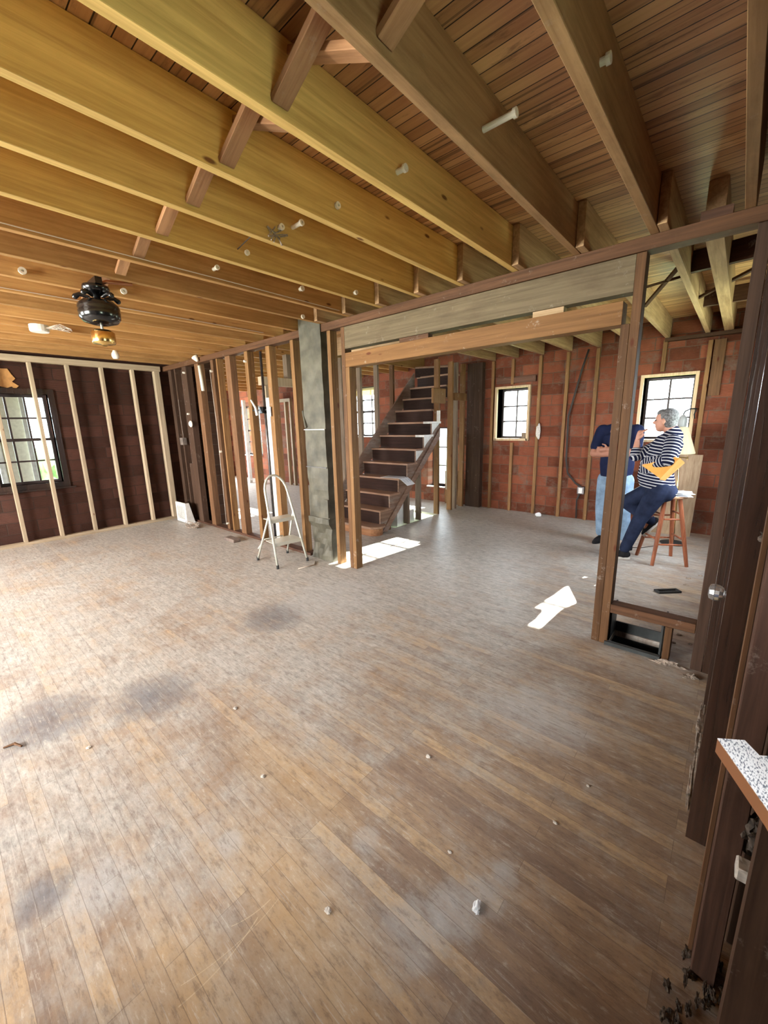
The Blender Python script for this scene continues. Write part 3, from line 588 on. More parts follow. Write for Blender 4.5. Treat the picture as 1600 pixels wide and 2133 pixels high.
stud(-5.6, -5.53, 0, 2.407, SZ, 'brown stud with porcelain knobs and a hanging wire')
stud(-5.44, -5.41, 0, 2.407, SO, 'thin orange stud right of the hanging wire')
stud(-6.08, -5.96, 0, 2.407, SZ, 'brown double stud left of the black gap')
stud(-6.5, -6.36, 0, 2.407, DW, 'broad dusty plank stud above the coil of wire')
stud(-6.78, -6.74, 0, 2.407, DW, 'narrow dusty stud between the grille and the broad plank')
stud(-7.0, -6.9, 0, 2.407, DW, 'dark dusty stud in the corner above the white grille')
# dark brick seen in the corner bays
bm = bmesh.new(); box(bm, -7.27, -6.1, 3.02, 3.12, 0, 2.48); struct('wall_corner', bm, BRKD)
tag(bx('scrap_board', (-6.72, -6.5, 2.90, 2.93, 0.02, 0.95), DW), 'dark stub board on the floor between the studs beside the grille', 'board')
tag(bx('sole_plate', (-6.9, -3.66, PY0-0.01, PY1+0.01, 0.0, 0.03), DWX), 'worn floor plate under the partition studs behind the stepladder', 'beam')
tag(bx('wedge_block', (-0.29, -0.16, 2.87, 2.94, 2.481, 2.53), DWX), 'small dark block standing on the top plate near the right end', 'block')
# right bay: sill, cripple, end post
tag(bx('window_sill_plate', (-0.511, -0.056, PY0, PY1, 0.232, 0.292), PX, bevel=0.003), 'low dusty horizontal rail beside the right post above the floor duct', 'beam')
stud(-0.202, -0.165, 0, 0.231, PZ, 'short cripple stud under the low rail beside the floor duct')
stud(-0.055, 0.0, 0, 2.407, DK2, 'dark end post where the partition meets the right wall')
stud(0.002, 0.06, 0, 2.407, DK, 'blackened stud behind the dark end post on the right')
# floor duct boot
t_ = empty('floor_duct', 'sheet metal duct opening in the floor under the low rail beside the tall post', 'duct', (-0.365, 3.0, -0.3))
for nm, d in (('side_panel', (-0.522, -0.512, 2.88, 3.12, -0.3, 0.23)), ('side_panel', (-0.222, -0.212, 2.88, 3.12, -0.3, 0.23)), ('back_panel', (-0.511, -0.223, 3.11, 3.12, -0.3, 0.07)), ('front_lip', (-0.525, -0.21, 2.845, 2.875, -0.3, 0.025))):
    bx(nm, d, STEELD, t_)
bx('bottom', (-0.52, -0.21, 2.9, 3.1, -0.31, -0.3), STEELD, t_)

# sheet metal duct column
t_ = empty('duct_column', 'grey-green dented sheet metal duct standing between the studs', 'duct', (-3.43, 2.88, 0))
zs = [0, 0.48, 0.5, 1.05, 1.07, 1.45, 1.47, 2.48]
def ductseg(z0, z1, dent, seed):
    bm = bmesh.new(); nx, nz_ = 10, max(4, int((z1-z0)/0.06))
    g = []
    for j in range(nz_+1):
        row = []; z = z0+(z1-z0)*j/nz_
        for i in range(nx+1):
            x = -3.60+0.335*i/nx; d = dent*noise.noise(Vector((x*5+seed, z*3, seed)))+dent*0.5*noise.noise(Vector((x*12, z*9, seed)))
            if z0 == 0: d += 0.05*max(0, 0.35-abs(z-0.42))*(-1 if z > 0.42 else 1.2)
            row.append(bm.verts.new((x+0.3*d, 2.835+d, z)))
        g.append(row)
    for j in range(nz_):
        for i in range(nx): bm.faces.new((g[j][i], g[j][i+1], g[j+1][i+1], g[j+1][i]))
    r = bmesh.ops.extrude_face_region(bm, geom=list(bm.faces))
    for v in [e for e in r['geom'] if isinstance(e, bmesh.types.BMVert)]: v.co.y += 0.11
    return bm
for z0, z1, dn, sd in ((0, 0.5, 0.05, 1), (0.5, 1.06, 0.02, 2), (1.06, 1.46, 0.012, 3), (1.46, 2.7, 0.008, 4)):
    obj('sheet_panel', ductseg(z0, z1, dn, sd), STEEL, t_, smooth=False)
for z, c in ((1.06, 0.335), (1.46, 0.335)):
    bx('seam_strip', (-3.602, -3.263, 2.822, 2.832, z-0.004, z+0.004), COPPER if z < 1.2 else ALU, t_)
bx('loose_flap', (-3.29, -3.235, 2.79, 2.805, 0.52, 0.72), STEEL, t_)
bar('duct_strap', (-3.63, 2.85, 1.66), (-3.57, 2.83, 1.48), 0.02, 0.035, STEEL, 'bent metal strap slanting off the left edge of the duct column', 'strap')

# left wall new studs
bm = bmesh.new()
tag(bx('top_plate', (-7.222, -7.13, -2.98, 2.80, 2.40, 2.478), SNY, bevel=0.002), 'pale new pine double top plate on the left wall', 'beam')
tag(bx('sole_plate', (-7.222, -7.13, -2.98, 2.80, 0.0, 0.04), SNY, bevel=0.002), 'pale new pine floor plate along the left wall', 'beam')
lab = ['stud crossing the left half of the window', 'stud crossing the right half of the window', 'first stud right of the window', 'second stud right of the window', 'third stud right of the window', 'last thick stud before the corner']
for i, y in enumerate((0.78, 1.18, 1.585, 1.99, 2.395, 2.72)):
    tag(bx('wall_stud', (-7.22, -7.13, y-0.02, y+(0.06 if i == 5 else 0.02), 0.041, 2.399), SN, bevel=0.002), 'pale new pine ' + lab[i], 'stud', 'new pine studs on the left wall')
for i, y in enumerate((0.38, -0.03, -0.44, -0.85, -1.26, -1.67, -2.08, -2.49)):
    pass
for i, y in enumerate((2.05, 2.46)):
    tag(bx('furring_strip', (-7.268, -7.235, y-0.06, y-0.02, 0.0, 2.39), DW), 'old dark strip on the left brick behind the %s new stud past the window' % ('second', 'third')[i], 'strip', 'old furring strips on the left wall')
# torn orange paper
bm = bmesh.new(); pts = [(0.62, 2.3), (0.97, 2.31), (1.0, 2.24), (1.03, 2.19), (0.99, 2.15), (1.05, 2.10), (1.02, 2.07), (1.06, 1.99), (0.98, 2.09), (0.93, 2.07), (0.86, 2.09), (0.75, 2.06), (0.62, 2.1)]
prism(bm, pts, -7.262, -7.252, 0); tag(obj('torn_paper', bm, ORPAP), 'ragged scrap of orange paper stuck on the brick above the left window', 'paper')

# furring strips on the back wall
for x, z0, z1, lb in ((-3.24, 0, 2.47, 'left of the small square window'), (-2.87, 0, 1.15, 'below the small square window'), (-2.9, 2.08, 2.47, 'above the small square window'),
                      (-2.46, 0, 2.47, 'right of the small square window'), (-2.06, 0, 2.47, 'beside the hanging black cable'), (-1.66, 0, 2.47, 'right of the outlet box'),
                      (-1.2, 0, 2.47, 'left of the window behind the men'), (-0.88, 2.08, 2.47, 'above the window behind the men'), (-0.42, 0.0, 2.4, 'right of the window behind the men')):
    tag(bx('furring_strip', (x, x+0.045, 6.505, 6.548, z0, z1), SO, bevel=0.002), 'brown wood strip on the back brick wall ' + lb, 'strip', 'wood strips on the back wall')
tag(bx('wall_ledger', (-0.86, 0.29, 6.46, 6.549, 2.44, 2.48), PX), 'reddish ledger board on the back brick wall under the joist ends', 'beam')
tag(bx('wall_board', (-0.36, -0.25, 6.51, 6.548, 1.75, 2.4), PZ), 'short reddish board on the brick right of the window behind the men', 'board')
tag(bx('wall_board', (-3.15, -2.5, 6.51, 6.548, 2.1, 2.19), DWX), 'weathered lintel board above the small square window', 'board')
# corner post of stair wall
tag(bx('corner_board', (-3.66, -3.38, 6.45, 6.549, 0, 2.47), DW), 'wide dark board in the corner where the stair studs meet the back brick wall', 'board')

# stair side studs along x = -3.65
SX0, SX1 = -3.755, -3.668
for y, z1, mm, lb in ((4.30, 0.13, SZ, 'first and shortest stud under the stringer by the bottom step'), (4.75, 0.56, SG, 'whitewashed stud under the stringer beside the newspaper'), (5.05, 0.85, SG, 'whitewashed stud under the middle of the stringer'),
                      (5.565, 2.47, SO, 'stud rising beside the upper steps with the white painted end'), (5.97, 2.47, SO, 'orange stud in the frame right of the stairs, left of the pair'),
                      (6.12, 2.47, SG, 'grey stud in the frame right of the stairs, behind the short block'), (6.36, 2.47, SO, 'stud in the frame right of the stairs nearest the brick wall')):
    tag(bx('stair_stud', (SX0, SX1, y, y+0.045, 0, z1), mm, bevel=0.002), lb, 'stud', 'studs under and beside the staircase')
tag(bx('cross_block', (-3.667, -3.63, 6.0, 6.38, 1.86, 1.98), SO), 'short orange block nailed between the studs right of the stairs', 'block')
tag(bx('stud_brace', (-3.667, -3.625, 5.36, 5.72, 1.80, 2.03), SO, bevel=0.01), 'orange board end nailed to the stud beside the upper stairs', 'board')
# stair left side studs
for y, z0, lb in ((4.0, 0.2, 'nearest to the opening'), (4.33, 0.55, 'second from the opening'), (4.72, 0.95, 'third from the opening'), (5.12, 1.35, 'fourth from the opening'), (5.52, 1.75, 'at the turn of the stairs')):
    tag(bx('stair_stud', (-4.64, -4.56, y, y+0.045, z0 if y > 4.1 else 0, 2.47), SG if y < 5.3 else PZ, bevel=0.002), 'pale stud on the far side of the staircase, ' + lb, 'stud', 'studs on the far side of the staircase')

# ------------------------------------------------------------------ staircase
t_ = empty('staircase', 'old wooden staircase with dark risers and a rounded bottom step, rising towards the back wall', 'staircase', (-4.07, 3.8, 0))
XL, XR = -4.52, -3.66
def nose(n): return 4.055+0.209*(n-2)
def hz(n): return 0.135+0.198*(n-1)
# bottom bullnose step
bm = bmesh.new(); pts = [(XL, 3.86), (-3.70, 3.86)] + [(-3.68+0.15*math.sin(a), 4.01-0.15*math.cos(a)) for a in [PI*k/10 for k in range(1, 10)]] + [(-3.70, 4.16), (XL, 4.16)]
prism(bm, pts, hz(1)-0.03, hz(1)); obj('tread', bm, ST, t_, bevel=0.004)
bm = bmesh.new(); pts = [(XL, 3.89), (-3.71, 3.89)] + [(-3.69+0.12*math.sin(a), 4.01-0.12*math.cos(a)) for a in [PI*k/10 for k in range(1, 10)]] + [(-3.71, 4.13), (XL, 4.13)]
prism(bm, pts, 0.0, hz(1)-0.031); obj('riser', bm, wood('bullnose_riser', 0, (0.2, 0.09, 0.045), (0.36, 0.18, 0.09), stain_amt=0.2, rough=0.4), t_)
for n in range(2, 13):
    y = nose(n); xr = -3.615 if n < 9 else -3.765
    bx('tread', (XL, xr, y, y+0.245, hz(n)-0.028, hz(n)), ST, t_, bevel=0.004)
    if n in (2,3,4,5,6,7,8): bx('riser', (XL, -3.665, y+0.025, y+0.04, hz(n-1), hz(n)-0.029), SR, t_)
    else: bx('riser', (XL, -3.765, y+0.025, y+0.04, hz(n-1), hz(n)-0.029), SR, t_)
# winder tread at top
bm = bmesh.new(); prism(bm, [(-4.52, 6.1), (-3.9, 6.45), (-4.52, 6.5)], 2.45, 2.48); obj('tread', bm, ST, t_)
bm = bmesh.new(); prism(bm, [(-4.52, 6.1), (-3.9, 6.45), (-3.9, 6.47), (-4.52, 6.12)], 2.3, 2.449); obj('riser', bm, SR, t_)
def stringer(x0, x1, mm, up, lo, n1=9, y0=4.0):
    bm = bmesh.new(); sl = 0.198/0.209
    ya, yb = 4.07, 4.055+0.209*(n1-2)+0.03
    pts = [(ya, 0.0+lo), (yb, (yb-ya)*sl+lo), (yb, (yb-ya)*sl+up), (ya, up)]
    prism(bm, pts, x0, x1, 0); return obj('stringer', bm, mm, t_)
# sawtooth outer stringer
bm = bmesh.new(); sl = 0.198/0.209
pts = [(4.085, 0.0)]
for n in range(2, 9): pts += [(nose(n)+0.03, hz(n-1)), (nose(n)+0.03, hz(n)-0.03)]
pts += [(nose(9)+0.03, hz(8)), (nose(9)+0.03, hz(8)-0.23), (4.23, 0.0)]
# drop consecutive duplicates
prism(bm, pts[::1], -3.664, -3.640, 0); obj('stringer', bm, SS, t_)
bm = bmesh.new(); prism(bm, [(4.20, 0.0), (nose(9)+0.03, hz(8)-0.235), (nose(9)+0.03, hz(8)-0.10), (4.10, 0.02)], -3.638, -3.618, 0); obj('stringer_trim', bm, SS, t_)
bm = bmesh.new(); prism(bm, [(3.9, 0.0), (6.1, 2.08), (6.1, 2.38), (3.9, 0.30)], -4.555, -4.53, 0); obj('wall_stringer', bm, SS, t_)
bx('newel_stub', (-3.668, -3.62, nose(9)+0.0, nose(9)+0.03, hz(8), hz(9)-0.03), WHT, t_)
for n in (6, 7, 8):
    a_, c_ = nose(n)+0.032, nose(n+1)+0.028
    bm = bmesh.new(); prism(bm, [(a_, hz(n-1)+0.02), (a_, hz(n)-0.032), (c_-0.02, hz(n)-0.032)] if n == 6 else [(a_, hz(n-1)+0.005), (a_, hz(n)-0.032), (c_, hz(n)-0.032), (a_+0.05, hz(n-1)+0.06)], -3.6395, -3.636, 0); obj('painted_side', bm, WHT, t_)
    if n > 6: bx('painted_end', (-3.78, -3.612, nose(n)-0.002, nose(n)+0.247, hz(n)-0.03, hz(n)+0.002), WHT, t_)
bm = bmesh.new(); tube(bm, [(-4.0, 3.96, 1.14), (-4.0, 3.95, 1.04)], 0.004, 6); ball(bm, (-4.0, 3.95, 1.01), (0.032, 0.03, 0.036)); tag(obj('hanging_socket', bm, PORC, smooth=True), 'round white socket hanging beside the middle stair treads by the post', 'light fitting')
bar('diagonal_brace', (-3.06, 2.93, 2.40), (-2.97, 2.97, 0.95), 0.008, 0.012, CABLE, 'black cable running down between the duct studs and the left post', 'cable')
# white cellar steps below
t2 = empty('cellar_steps', 'worn white-painted cellar steps seen under the staircase between the studs', 'stairs', (-4.05, 5.0, -0.2))
for k in range(4):
    bx('step', (-4.42+0.0*k, -3.76, 4.6+0.2*k, 4.82+0.2*k, -0.35, 0.36-0.19*k), WHT, t2)
tag(bx('cream_panel', (-4.5, -4.44, 5.15, 5.95, 0.5, 0.95), CREAM), 'cream panel under the stairs behind the whitewashed studs', 'panel')
tag(bx('timber_panel', (-4.1, -3.80, 6.46, 6.5, 0, 0.62), SO), 'reddish vertical boards low behind the studs right of the stairs', 'panel')
bm = bmesh.new()
for k in range(6): x = -4.0+0.035*k; tube(bm, [(x, 6.42-0.02*(k%2), 1.3), (x+0.02*(k % 3-1), 6.40, 0.8), (x-0.03+0.01*(k%2), 6.41-0.02*(k%2), 0.28)], 0.02, 6)
tag(obj('curtain', bm, plain('grey_cloth', (0.42, 0.42, 0.38), 0.9), smooth=True), 'limp grey curtain hanging in the low window behind the stairs', 'curtain')

# inner frames of the rooms beyond
for x, y, z1, mm, lb in ((-5.0, 3.25, 2.04, SN, 'pale stud of the inner doorway seen between the partition studs'),):
    tag(bx('wall_stud', (x, x+0.09, y, y+0.045, 0, z1), mm), lb, 'stud')
tag(bx('header_beam', (-5.0, -4.91, 3.2, 4.05, 2.05, 2.16), SN), 'bright pale header over the inner doorway behind the duct column', 'beam')
tag(bx('wall_stud', (-5.0, -4.91, 3.62, 3.69, 2.161, 2.48), SG), 'short pale stud above the bright inner header', 'stud')
tag(bx('wall_stud', (-5.0, -4.91, 3.98, 4.04, 0, 2.04), SO), 'brown stud carrying the inner header behind the duct column', 'stud')
for x, lb in ((-8.78, 'left'), (-8.58, 'right')):
    tag(bx('wall_stud', (x, x+0.05, 6.3, 6.38, 0, 2.1), SN), '%s stud of the pale pair before the far brick wall' % lb, 'stud', 'far studs before the brick wall')
tag(bx('header_beam', (-9.6, -8.53, 6.3, 6.38, 2.101, 2.18), SN), 'pale header of the far frame before the brick wall', 'beam')
for x in (-10.1, -9.75):
    tag(bx('wall_stud', (x, x+0.06, 5.9, 5.99, 0, 2.2), WHT), 'pale jamb of the far doorway, %s of the two' % ('left' if x < -10 else 'right'), 'stud', 'far door jambs')

# ------------------------------------------------------------------ right wall by the camera
stud(0.078, 0.13, 0, 2.48, DWS, 'scratched red-brown stud of the right wall under the stone shelf', 1.15, 1.235, 'studs of the right wall')
tag(bx('lath_strip', (0.068, 0.077, 1.2, 1.235, 0.0, 2.3), SZ), 'thin pale strip on the edge of the scratched right-wall stud', 'strip')
stud(0.15, 0.25, 0, 2.48, DW, 'brown stud of the right wall above the stone shelf', 1.3, 1.35, 'studs of the right wall')
tag(bx('wall_board', (0.13, 0.299, 0.98, 1.02, 0, 0.86), DW), 'dark rough board under the stone shelf at the right edge', 'board')
bm = bmesh.new(); box(bm, 0.055, 0.10, 1.66, 2.5, 0.0, 2.1); d_ = struct('door_1', bm, DK)
bm = bmesh.new(); 
for k in range(5): box(bm, 0.046, 0.054, 1.70+0.022*k, 1.712+0.022*k, 0.02, 2.1)
obj('fluted_edge', bm, DK, d_, center=False)
bm = bmesh.new(); Mk = Matrix.Translation((0.05, 1.76, 0.895)) @ Matrix.Rotation(-PI/2, 4, 'Y'); lathe(bm, [(0.012, 0), (0.012, 0.02), (0.02, 0.024), (0.029, 0.036), (0.031, 0.05), (0.025, 0.062), (0.012, 0.066)], M=Mk, n=12); obj('door_knob', bm, CRYS, d_, center=False)
bm = bmesh.new(); box(bm, 0.044, 0.054, 1.735, 1.785, 0.82, 0.96); obj('knob_plate', bm, BLK, d_, center=False)
bm = bmesh.new(); box(bm, 0.03, 0.15, 1.60, 1.655, 0.0, 2.3); struct('trim_1', bm, DK)
bm = bmesh.new(); box(bm, 0.03, 0.15, 2.52, 2.62, 0.0, 2.3); struct('trim_2', bm, DK)
bm = bmesh.new(); box(bm, 0.12, 0.299, 1.66, 2.84, 0, 2.48); struct('wall_closet', bm, DK)
bm = bmesh.new(); box(bm, 0.16, 0.299, 1.36, 1.6, 0, 2.48); struct('wall_lath', bm, DW)
bm = bmesh.new(); 
for k, (y, z0, z1) in enumerate(((2.70, 0.3, 0.62), (2.71, 0.7, 1.1), (2.69, 1.2, 1.75), (2.70, 1.85, 2.2))):
    tube(bm, [(0.105, y, z0), (0.108, y+0.004, (z0+z1)/2), (0.105, y-0.003, z1)], [0.004, 0.008, 0.004], 6)
tag(obj('plaster_crack', bm, PLASTER), 'ragged vertical line of old plaster between the dark end post and the door', 'plaster')
# stone shelf
t_ = empty('stone_shelf', 'speckled grey and white stone slab with an orange-brown edge jutting in at the right', 'shelf', (0.15, 0.75, 0.87))
pl_ = [(0.039, 0.904), (0.078, 0.93), (0.098, 0.90), (0.12, 0.915), (0.299, 0.93), (0.299, 0.35), (0.185, 0.55), (0.105, 0.768)]
bm = bmesh.new(); prism(bm, pl_, 0.872, 0.9); obj('slab', bm, plain('slab_edge', (0.32, 0.13, 0.05), 0.5), t_)
bm = bmesh.new(); prism(bm, pl_, 0.9, 0.902); obj('stone_face', bm, STONE, t_)
# rubble in the right wall
def clump(name, c, r, m, label, cat, seed, n=6, group=None, k0=0.35, k1=0.7):
    bm = bmesh.new(); rnd = random.Random(seed)
    for k in range(n): lump(bm, (c[0]+rnd.uniform(-1, 1)*r[0], c[1]+rnd.uniform(-1, 1)*r[1], c[2]+rnd.uniform(-1, 1)*r[2]), tuple(q*rnd.uniform(k0, k1) for q in r), seed+k, 0.9)
    return tag(obj(name, bm, m), label, cat, group)
clump('insulation_wad', (0.2, 1.14, 0.55), (0.06, 0.04, 0.09), DUSTD, 'dark wad of rubble stuffed in the right wall below the stone shelf', 'rubble', 3, 16)
clump('insulation_wad', (0.16, 1.62, 1.10), (0.05, 0.05, 0.05), DUSTD, 'wad of grey rubble hanging from the right wall above the stone shelf', 'rubble', 11, 14)
tag(bx('wood_scrap', (0.12, 0.15, 1.10, 1.145, 0.42, 0.455), PLASTER, bevel=0.004), 'small pale block stuck on the right-wall stud beneath the shelf', 'block')
bar('wood_splinter', (0.135, 1.5, 1.05), (0.15, 1.48, 0.86), 0.012, 0.03, SG, 'pale broken lath dangling below the upper rubble on the right wall', 'lath')
bar('wood_splinter', (0.15, 1.1, 0.46), (0.165, 1.08, 0.36), 0.004, 0.006, WHT, 'thin white sliver hanging below the pale block', 'splinter')
clump('dirt_pile', (0.09, 1.1, 0.0), (0.06, 0.12, 0.02), DUSTD, 'pile of dirt and fluff at the foot of the right-wall stud', 'dirt', 23, 70, k0=0.05, k1=0.16)
clump('dirt_pile', (-0.15, 2.84, 0.006), (0.06, 0.025, 0.02), DUST, 'ball of dust and fluff on the floor in front of the cripple stud', 'dirt', 31, 8)
clump('dirt_pile', (0.035, 2.1, 0.002), (0.012, 0.3, 0.004), DUST, 'thin line of dirt along the foot of the dark door', 'dirt', 41, 12)
clump('dirt_pile', (-0.03, 2.76, 0.004), (0.04, 0.03, 0.01), DUST, 'small heap of dirt in the corner by the dark end post', 'dirt', 47, 6)

# ------------------------------------------------------------------ fittings on the joists: porcelain tubes
def porcelain(x, y, z, L, label, r=0.011, name='porcelain_tube', cat='insulator', grp='porcelain wiring tubes in the joists'):
    bm = bmesh.new(); M = Matrix.Translation((x, y, z)) @ Matrix.Rotation(PI/2, 4, 'Y')
    lathe(bm, [(r*0.55, L+0.0), (r*0.55, L-0.004), (r, L-0.004), (r, -0.02), (r, -0.02)][::-1], M=M, n=12) if False else lathe(bm, [(r, -0.01), (r, L-0.014), (r*1.45, L-0.013), (r*1.45, L), (r*0.6, L), (r*0.6, L-0.01)], M=M, n=12)
    return tag(obj(name, bm, PORC), label, cat, grp)
rights = [x+0.042 for x in JX]
porcelain(rights[2], 1.60, 2.565, 0.13, 'longest white porcelain tube sticking out of the third joist from the right')
porcelain(rights[1], 1.585, 2.567, 0.03, 'stubby white porcelain tube high in the second joist from the right')
porcelain(rights[3], 1.57, 2.557, 0.05, 'short white porcelain tube in the golden fourth joist from the right')
porcelain(rights[4], 1.588, 2.565, 0.018, 'white porcelain knob end in the golden fifth joist from the right')
porcelain(rights[5], 1.61, 2.59, 0.09, 'white porcelain tube beside the chalky smear on the sixth joist from the right')
porcelain(rights[5], 1.52, 2.56, 0.03, 'short second tube just left of the chalky smear on the sixth joist')
porcelain(rights[6], 1.562, 2.555, 0.015, 'small white porcelain ring in the seventh joist from the right')
porcelain(rights[7], 1.55, 2.555, 0.06, 'white porcelain tube in the eighth joist from the right')
porcelain(rights[7], 1.10, 2.585, 0.045, 'fat white porcelain spool near the strut on the eighth joist', 0.016)
porcelain(rights[7], 2.28, 2.585, 0.04, 'white porcelain spool near the far end of the eighth joist', 0.014)
porcelain(rights[9], 1.24, 2.52, 0.03, 'pale porcelain spool right of the ceiling fan motor', 0.015)
porcelain(rights[9], 0.66, 2.52, 0.03, 'pale porcelain spool near the left edge of the ceiling', 0.015)
porcelain(rights[8], 2.6, 2.5, 0.02, 'porcelain ring at the joist end above the duct column', 0.013)
porcelain(rights[6], 2.5, 2.52, 0.03, 'porcelain ring by the plate above the wide opening', 0.012)
def knob(x, z, label, y=PY0):
    bm = bmesh.new(); M = Matrix.Translation((x, y, z)) @ Matrix.Rotation(PI/2, 4, 'X')
    lathe(bm, [(0.014, 0), (0.016, 0.01), (0.011, 0.016), (0.016, 0.022), (0.013, 0.034), (0.004, 0.034)], M=M, n=12)
    tag(obj('porcelain_insulator', bm, PORC, smooth=False), label, 'insulator', 'porcelain knobs on the partition studs')
knob(-6.40, 2.32, 'porcelain knob high on the broad dusty plank stud')
knob(-6.42, 1.72, 'porcelain knob halfway up the broad dusty plank stud')
knob(-5.56, 2.26, 'porcelain knob where the hanging wire starts, high on the brown stud')
knob(-5.54, 1.17, 'porcelain knob at waist height on the hanging wire')
knob(-5.56, 0.12, 'porcelain knob near the floor at the end of the hanging wire')
knob(-4.69, 2.29, 'porcelain knob high on the orange stud behind the stepladder')
bm = bmesh.new(); tube(bm, [(-5.56, 2.825, 2.26), (-5.545, 2.83, 1.6), (-5.54, 2.825, 1.17), (-5.56, 2.83, 0.6), (-5.56, 2.825, 0.12)], 0.004, 6)
tag(obj('hanging_wire', bm, CABLEW, smooth=True), 'thin old wire strung between porcelain knobs down the brown stud', 'wire')
bm = bmesh.new(); Mk = Matrix.Translation((-6.36, 2.845, 1.57)) @ Matrix.Rotation(PI/2, 4, 'X'); lathe(bm, [(0.05, 0), (0.05, 0.012), (0.03, 0.03), (0.0, 0.034)], M=Mk, n=16)
tag(obj('wall_disc', bm, PORC, smooth=True), 'white oval disc on the dusty plank stud left of the partition', 'fitting')
bm = bmesh.new(); tube(bm, [(-6.72, 2.85, 1.95), (-6.70, 2.84, 1.7), (-6.68, 2.84, 1.35)], 0.004, 6); box(bm, -6.73, -6.63, 2.80, 2.86, 1.25, 1.36)
tag(obj('hanging_outlet', bm, plain('tarnished', (0.16, 0.13, 0.11), 0.6, noise_amt=0.3), center=True), 'tarnished outlet box dangling from a wire in the left corner studs', 'outlet box')
# conduit and pipes
bm = bmesh.new(); tube(bm, [(-5.83, 2.83, 2.02), (-5.86, 2.83, 2.36)], 0.022, 12); tag(obj('pale_pipe', bm, PORC, smooth=True), 'short cream pipe section hanging below the plate, upper left of the partition', 'pipe')
bm = bmesh.new(); tube(bm, [(-5.87, 2.82, 2.42), (-5.90, 2.8, 2.48)], [0.018, 0.05], 12); tag(obj('pipe_flange', bm, PORC, smooth=True), 'white flared flange above the cream pipe', 'pipe fitting')
for x, y, m_, lb in ((-4.54, 2.97, COPPER, 'dark left pipe rising behind the stepladder'), (-4.36, 2.99, COPPER, 'dark right pipe rising behind the stepladder')):
    bm = bmesh.new(); tube(bm, [(x, y, 0.0), (x, y, 2.40)], 0.016, 10); tag(obj('iron_pipe', bm, m_, smooth=True), lb, 'pipe', 'pipes behind the stepladder')
tag(bx('white_strip_board', (-4.50, -4.43, 2.965, 2.985, 0.0, 1.85), WHT), 'tall narrow white board standing between the two dark pipes', 'board')
# sconce box between studs
t_ = empty('junction_box', 'old metal box with dangling wires on a bar between studs above the stepladder', 'outlet box', (-4.3, 2.86, 1.68))
bx('cross_bar', (-4.66, -4.27, 2.87, 2.88, 1.695, 1.71), BLKM, t_)
bx('box', (-4.47, -4.39, 2.84, 2.90, 1.66, 1.74), BLK, t_, bevel=0.004)
bm = bmesh.new(); tube(bm, [(-4.62, 2.84, 1.80), (-4.56, 2.80, 1.82), (-4.48, 2.80, 1.73), (-4.44, 2.79, 1.64)], [0.006, 0.012, 0.015, 0.018], 8); obj('socket', bm, WHT, t_, smooth=True)
bx('card_tag', (-4.30, -4.22, 2.835, 2.838, 1.62, 1.73), PAPER, t_)
# cable on brick wall
t_ = empty('wall_cable', 'black cable running down the brick wall to the outlet box', 'cable', (-1.9, 6.49, 0))
bm = bmesh.new(); tube(bm, [(-1.76, 6.5, 2.47), (-1.83, 6.49, 2.2), (-1.97, 6.49, 1.55), (-1.955, 6.49, 0.9), (-1.92, 6.49, 0.7), (-1.8, 6.49, 0.56), (-1.71, 6.49, 0.5)], 0.014, 8); obj('run', bm, CABLE, t_, smooth=True)
bm = bmesh.new(); tube(bm, [(-1.72, 6.49, 0.42), (-1.76, 6.49, 0.3), (-1.75, 6.49, 0.02)], 0.012, 8); obj('run', bm, CABLE, t_, smooth=True)
t_ = empty('outlet_box', 'metal outlet box low on the brick wall at the end of the black cable', 'outlet box', (-1.71, 6.5, 0.4))
bx('box', (-1.76, -1.66, 6.46, 6.54, 0.40, 0.51), COPPER, t_, bevel=0.004); bx('receptacle', (-1.735, -1.685, 6.45, 6.46, 0.415, 0.495), WHT, t_)
bm = bmesh.new(); lump(bm, (-2.41, 6.50, 1.33), (0.035, 0.02, 0.12), 5, 0.3); tag(obj('plaster_patch', bm, PLASTER, smooth=True), 'long pale plaster blob on the wood strip right of the small square window', 'plaster')
bm = bmesh.new(); lump(bm, (-2.28, 6.36, 0.03), (0.05, 0.03, 0.03), 8, 0.3); tag(obj('paper_wad', bm, PAPER), 'crumpled white wad on the floor at the foot of the brick wall', 'litter')
tag(bx('cardboard_box', (-2.72, -2.64, 6.60, 6.66, 1.221, 1.31), SG), 'small grey box on the sill of the small square window', 'box')
# wires along ceiling
for y0, x, z, lb in ((0, rights[7]+0.015, 2.50, 'thin pale wire stapled low along the eighth ceiling joist'), (0, rights[10]+0.012, 2.50, 'thin pale wire along the eleventh ceiling joist')):
    bm = bmesh.new(); tube(bm, [(x, -0.5, z), (x, 0.6, z-0.004), (x, 1.6, z), (x, 2.7, z-0.003)], 0.0035, 5); tag(obj('ceiling_wire', bm, CABLEW), lb, 'wire', 'wires along the joists')
bm = bmesh.new(); tube(bm, [(-2.445, 1.5, 2.558), (-2.2, 1.5, 2.6), (-2.09, 1.5, 2.56)], 0.003, 5); tag(obj('ceiling_wire', bm, CABLE), 'short dark wire joining the tubes of the sixth and seventh joists', 'wire', 'wires along the joists')

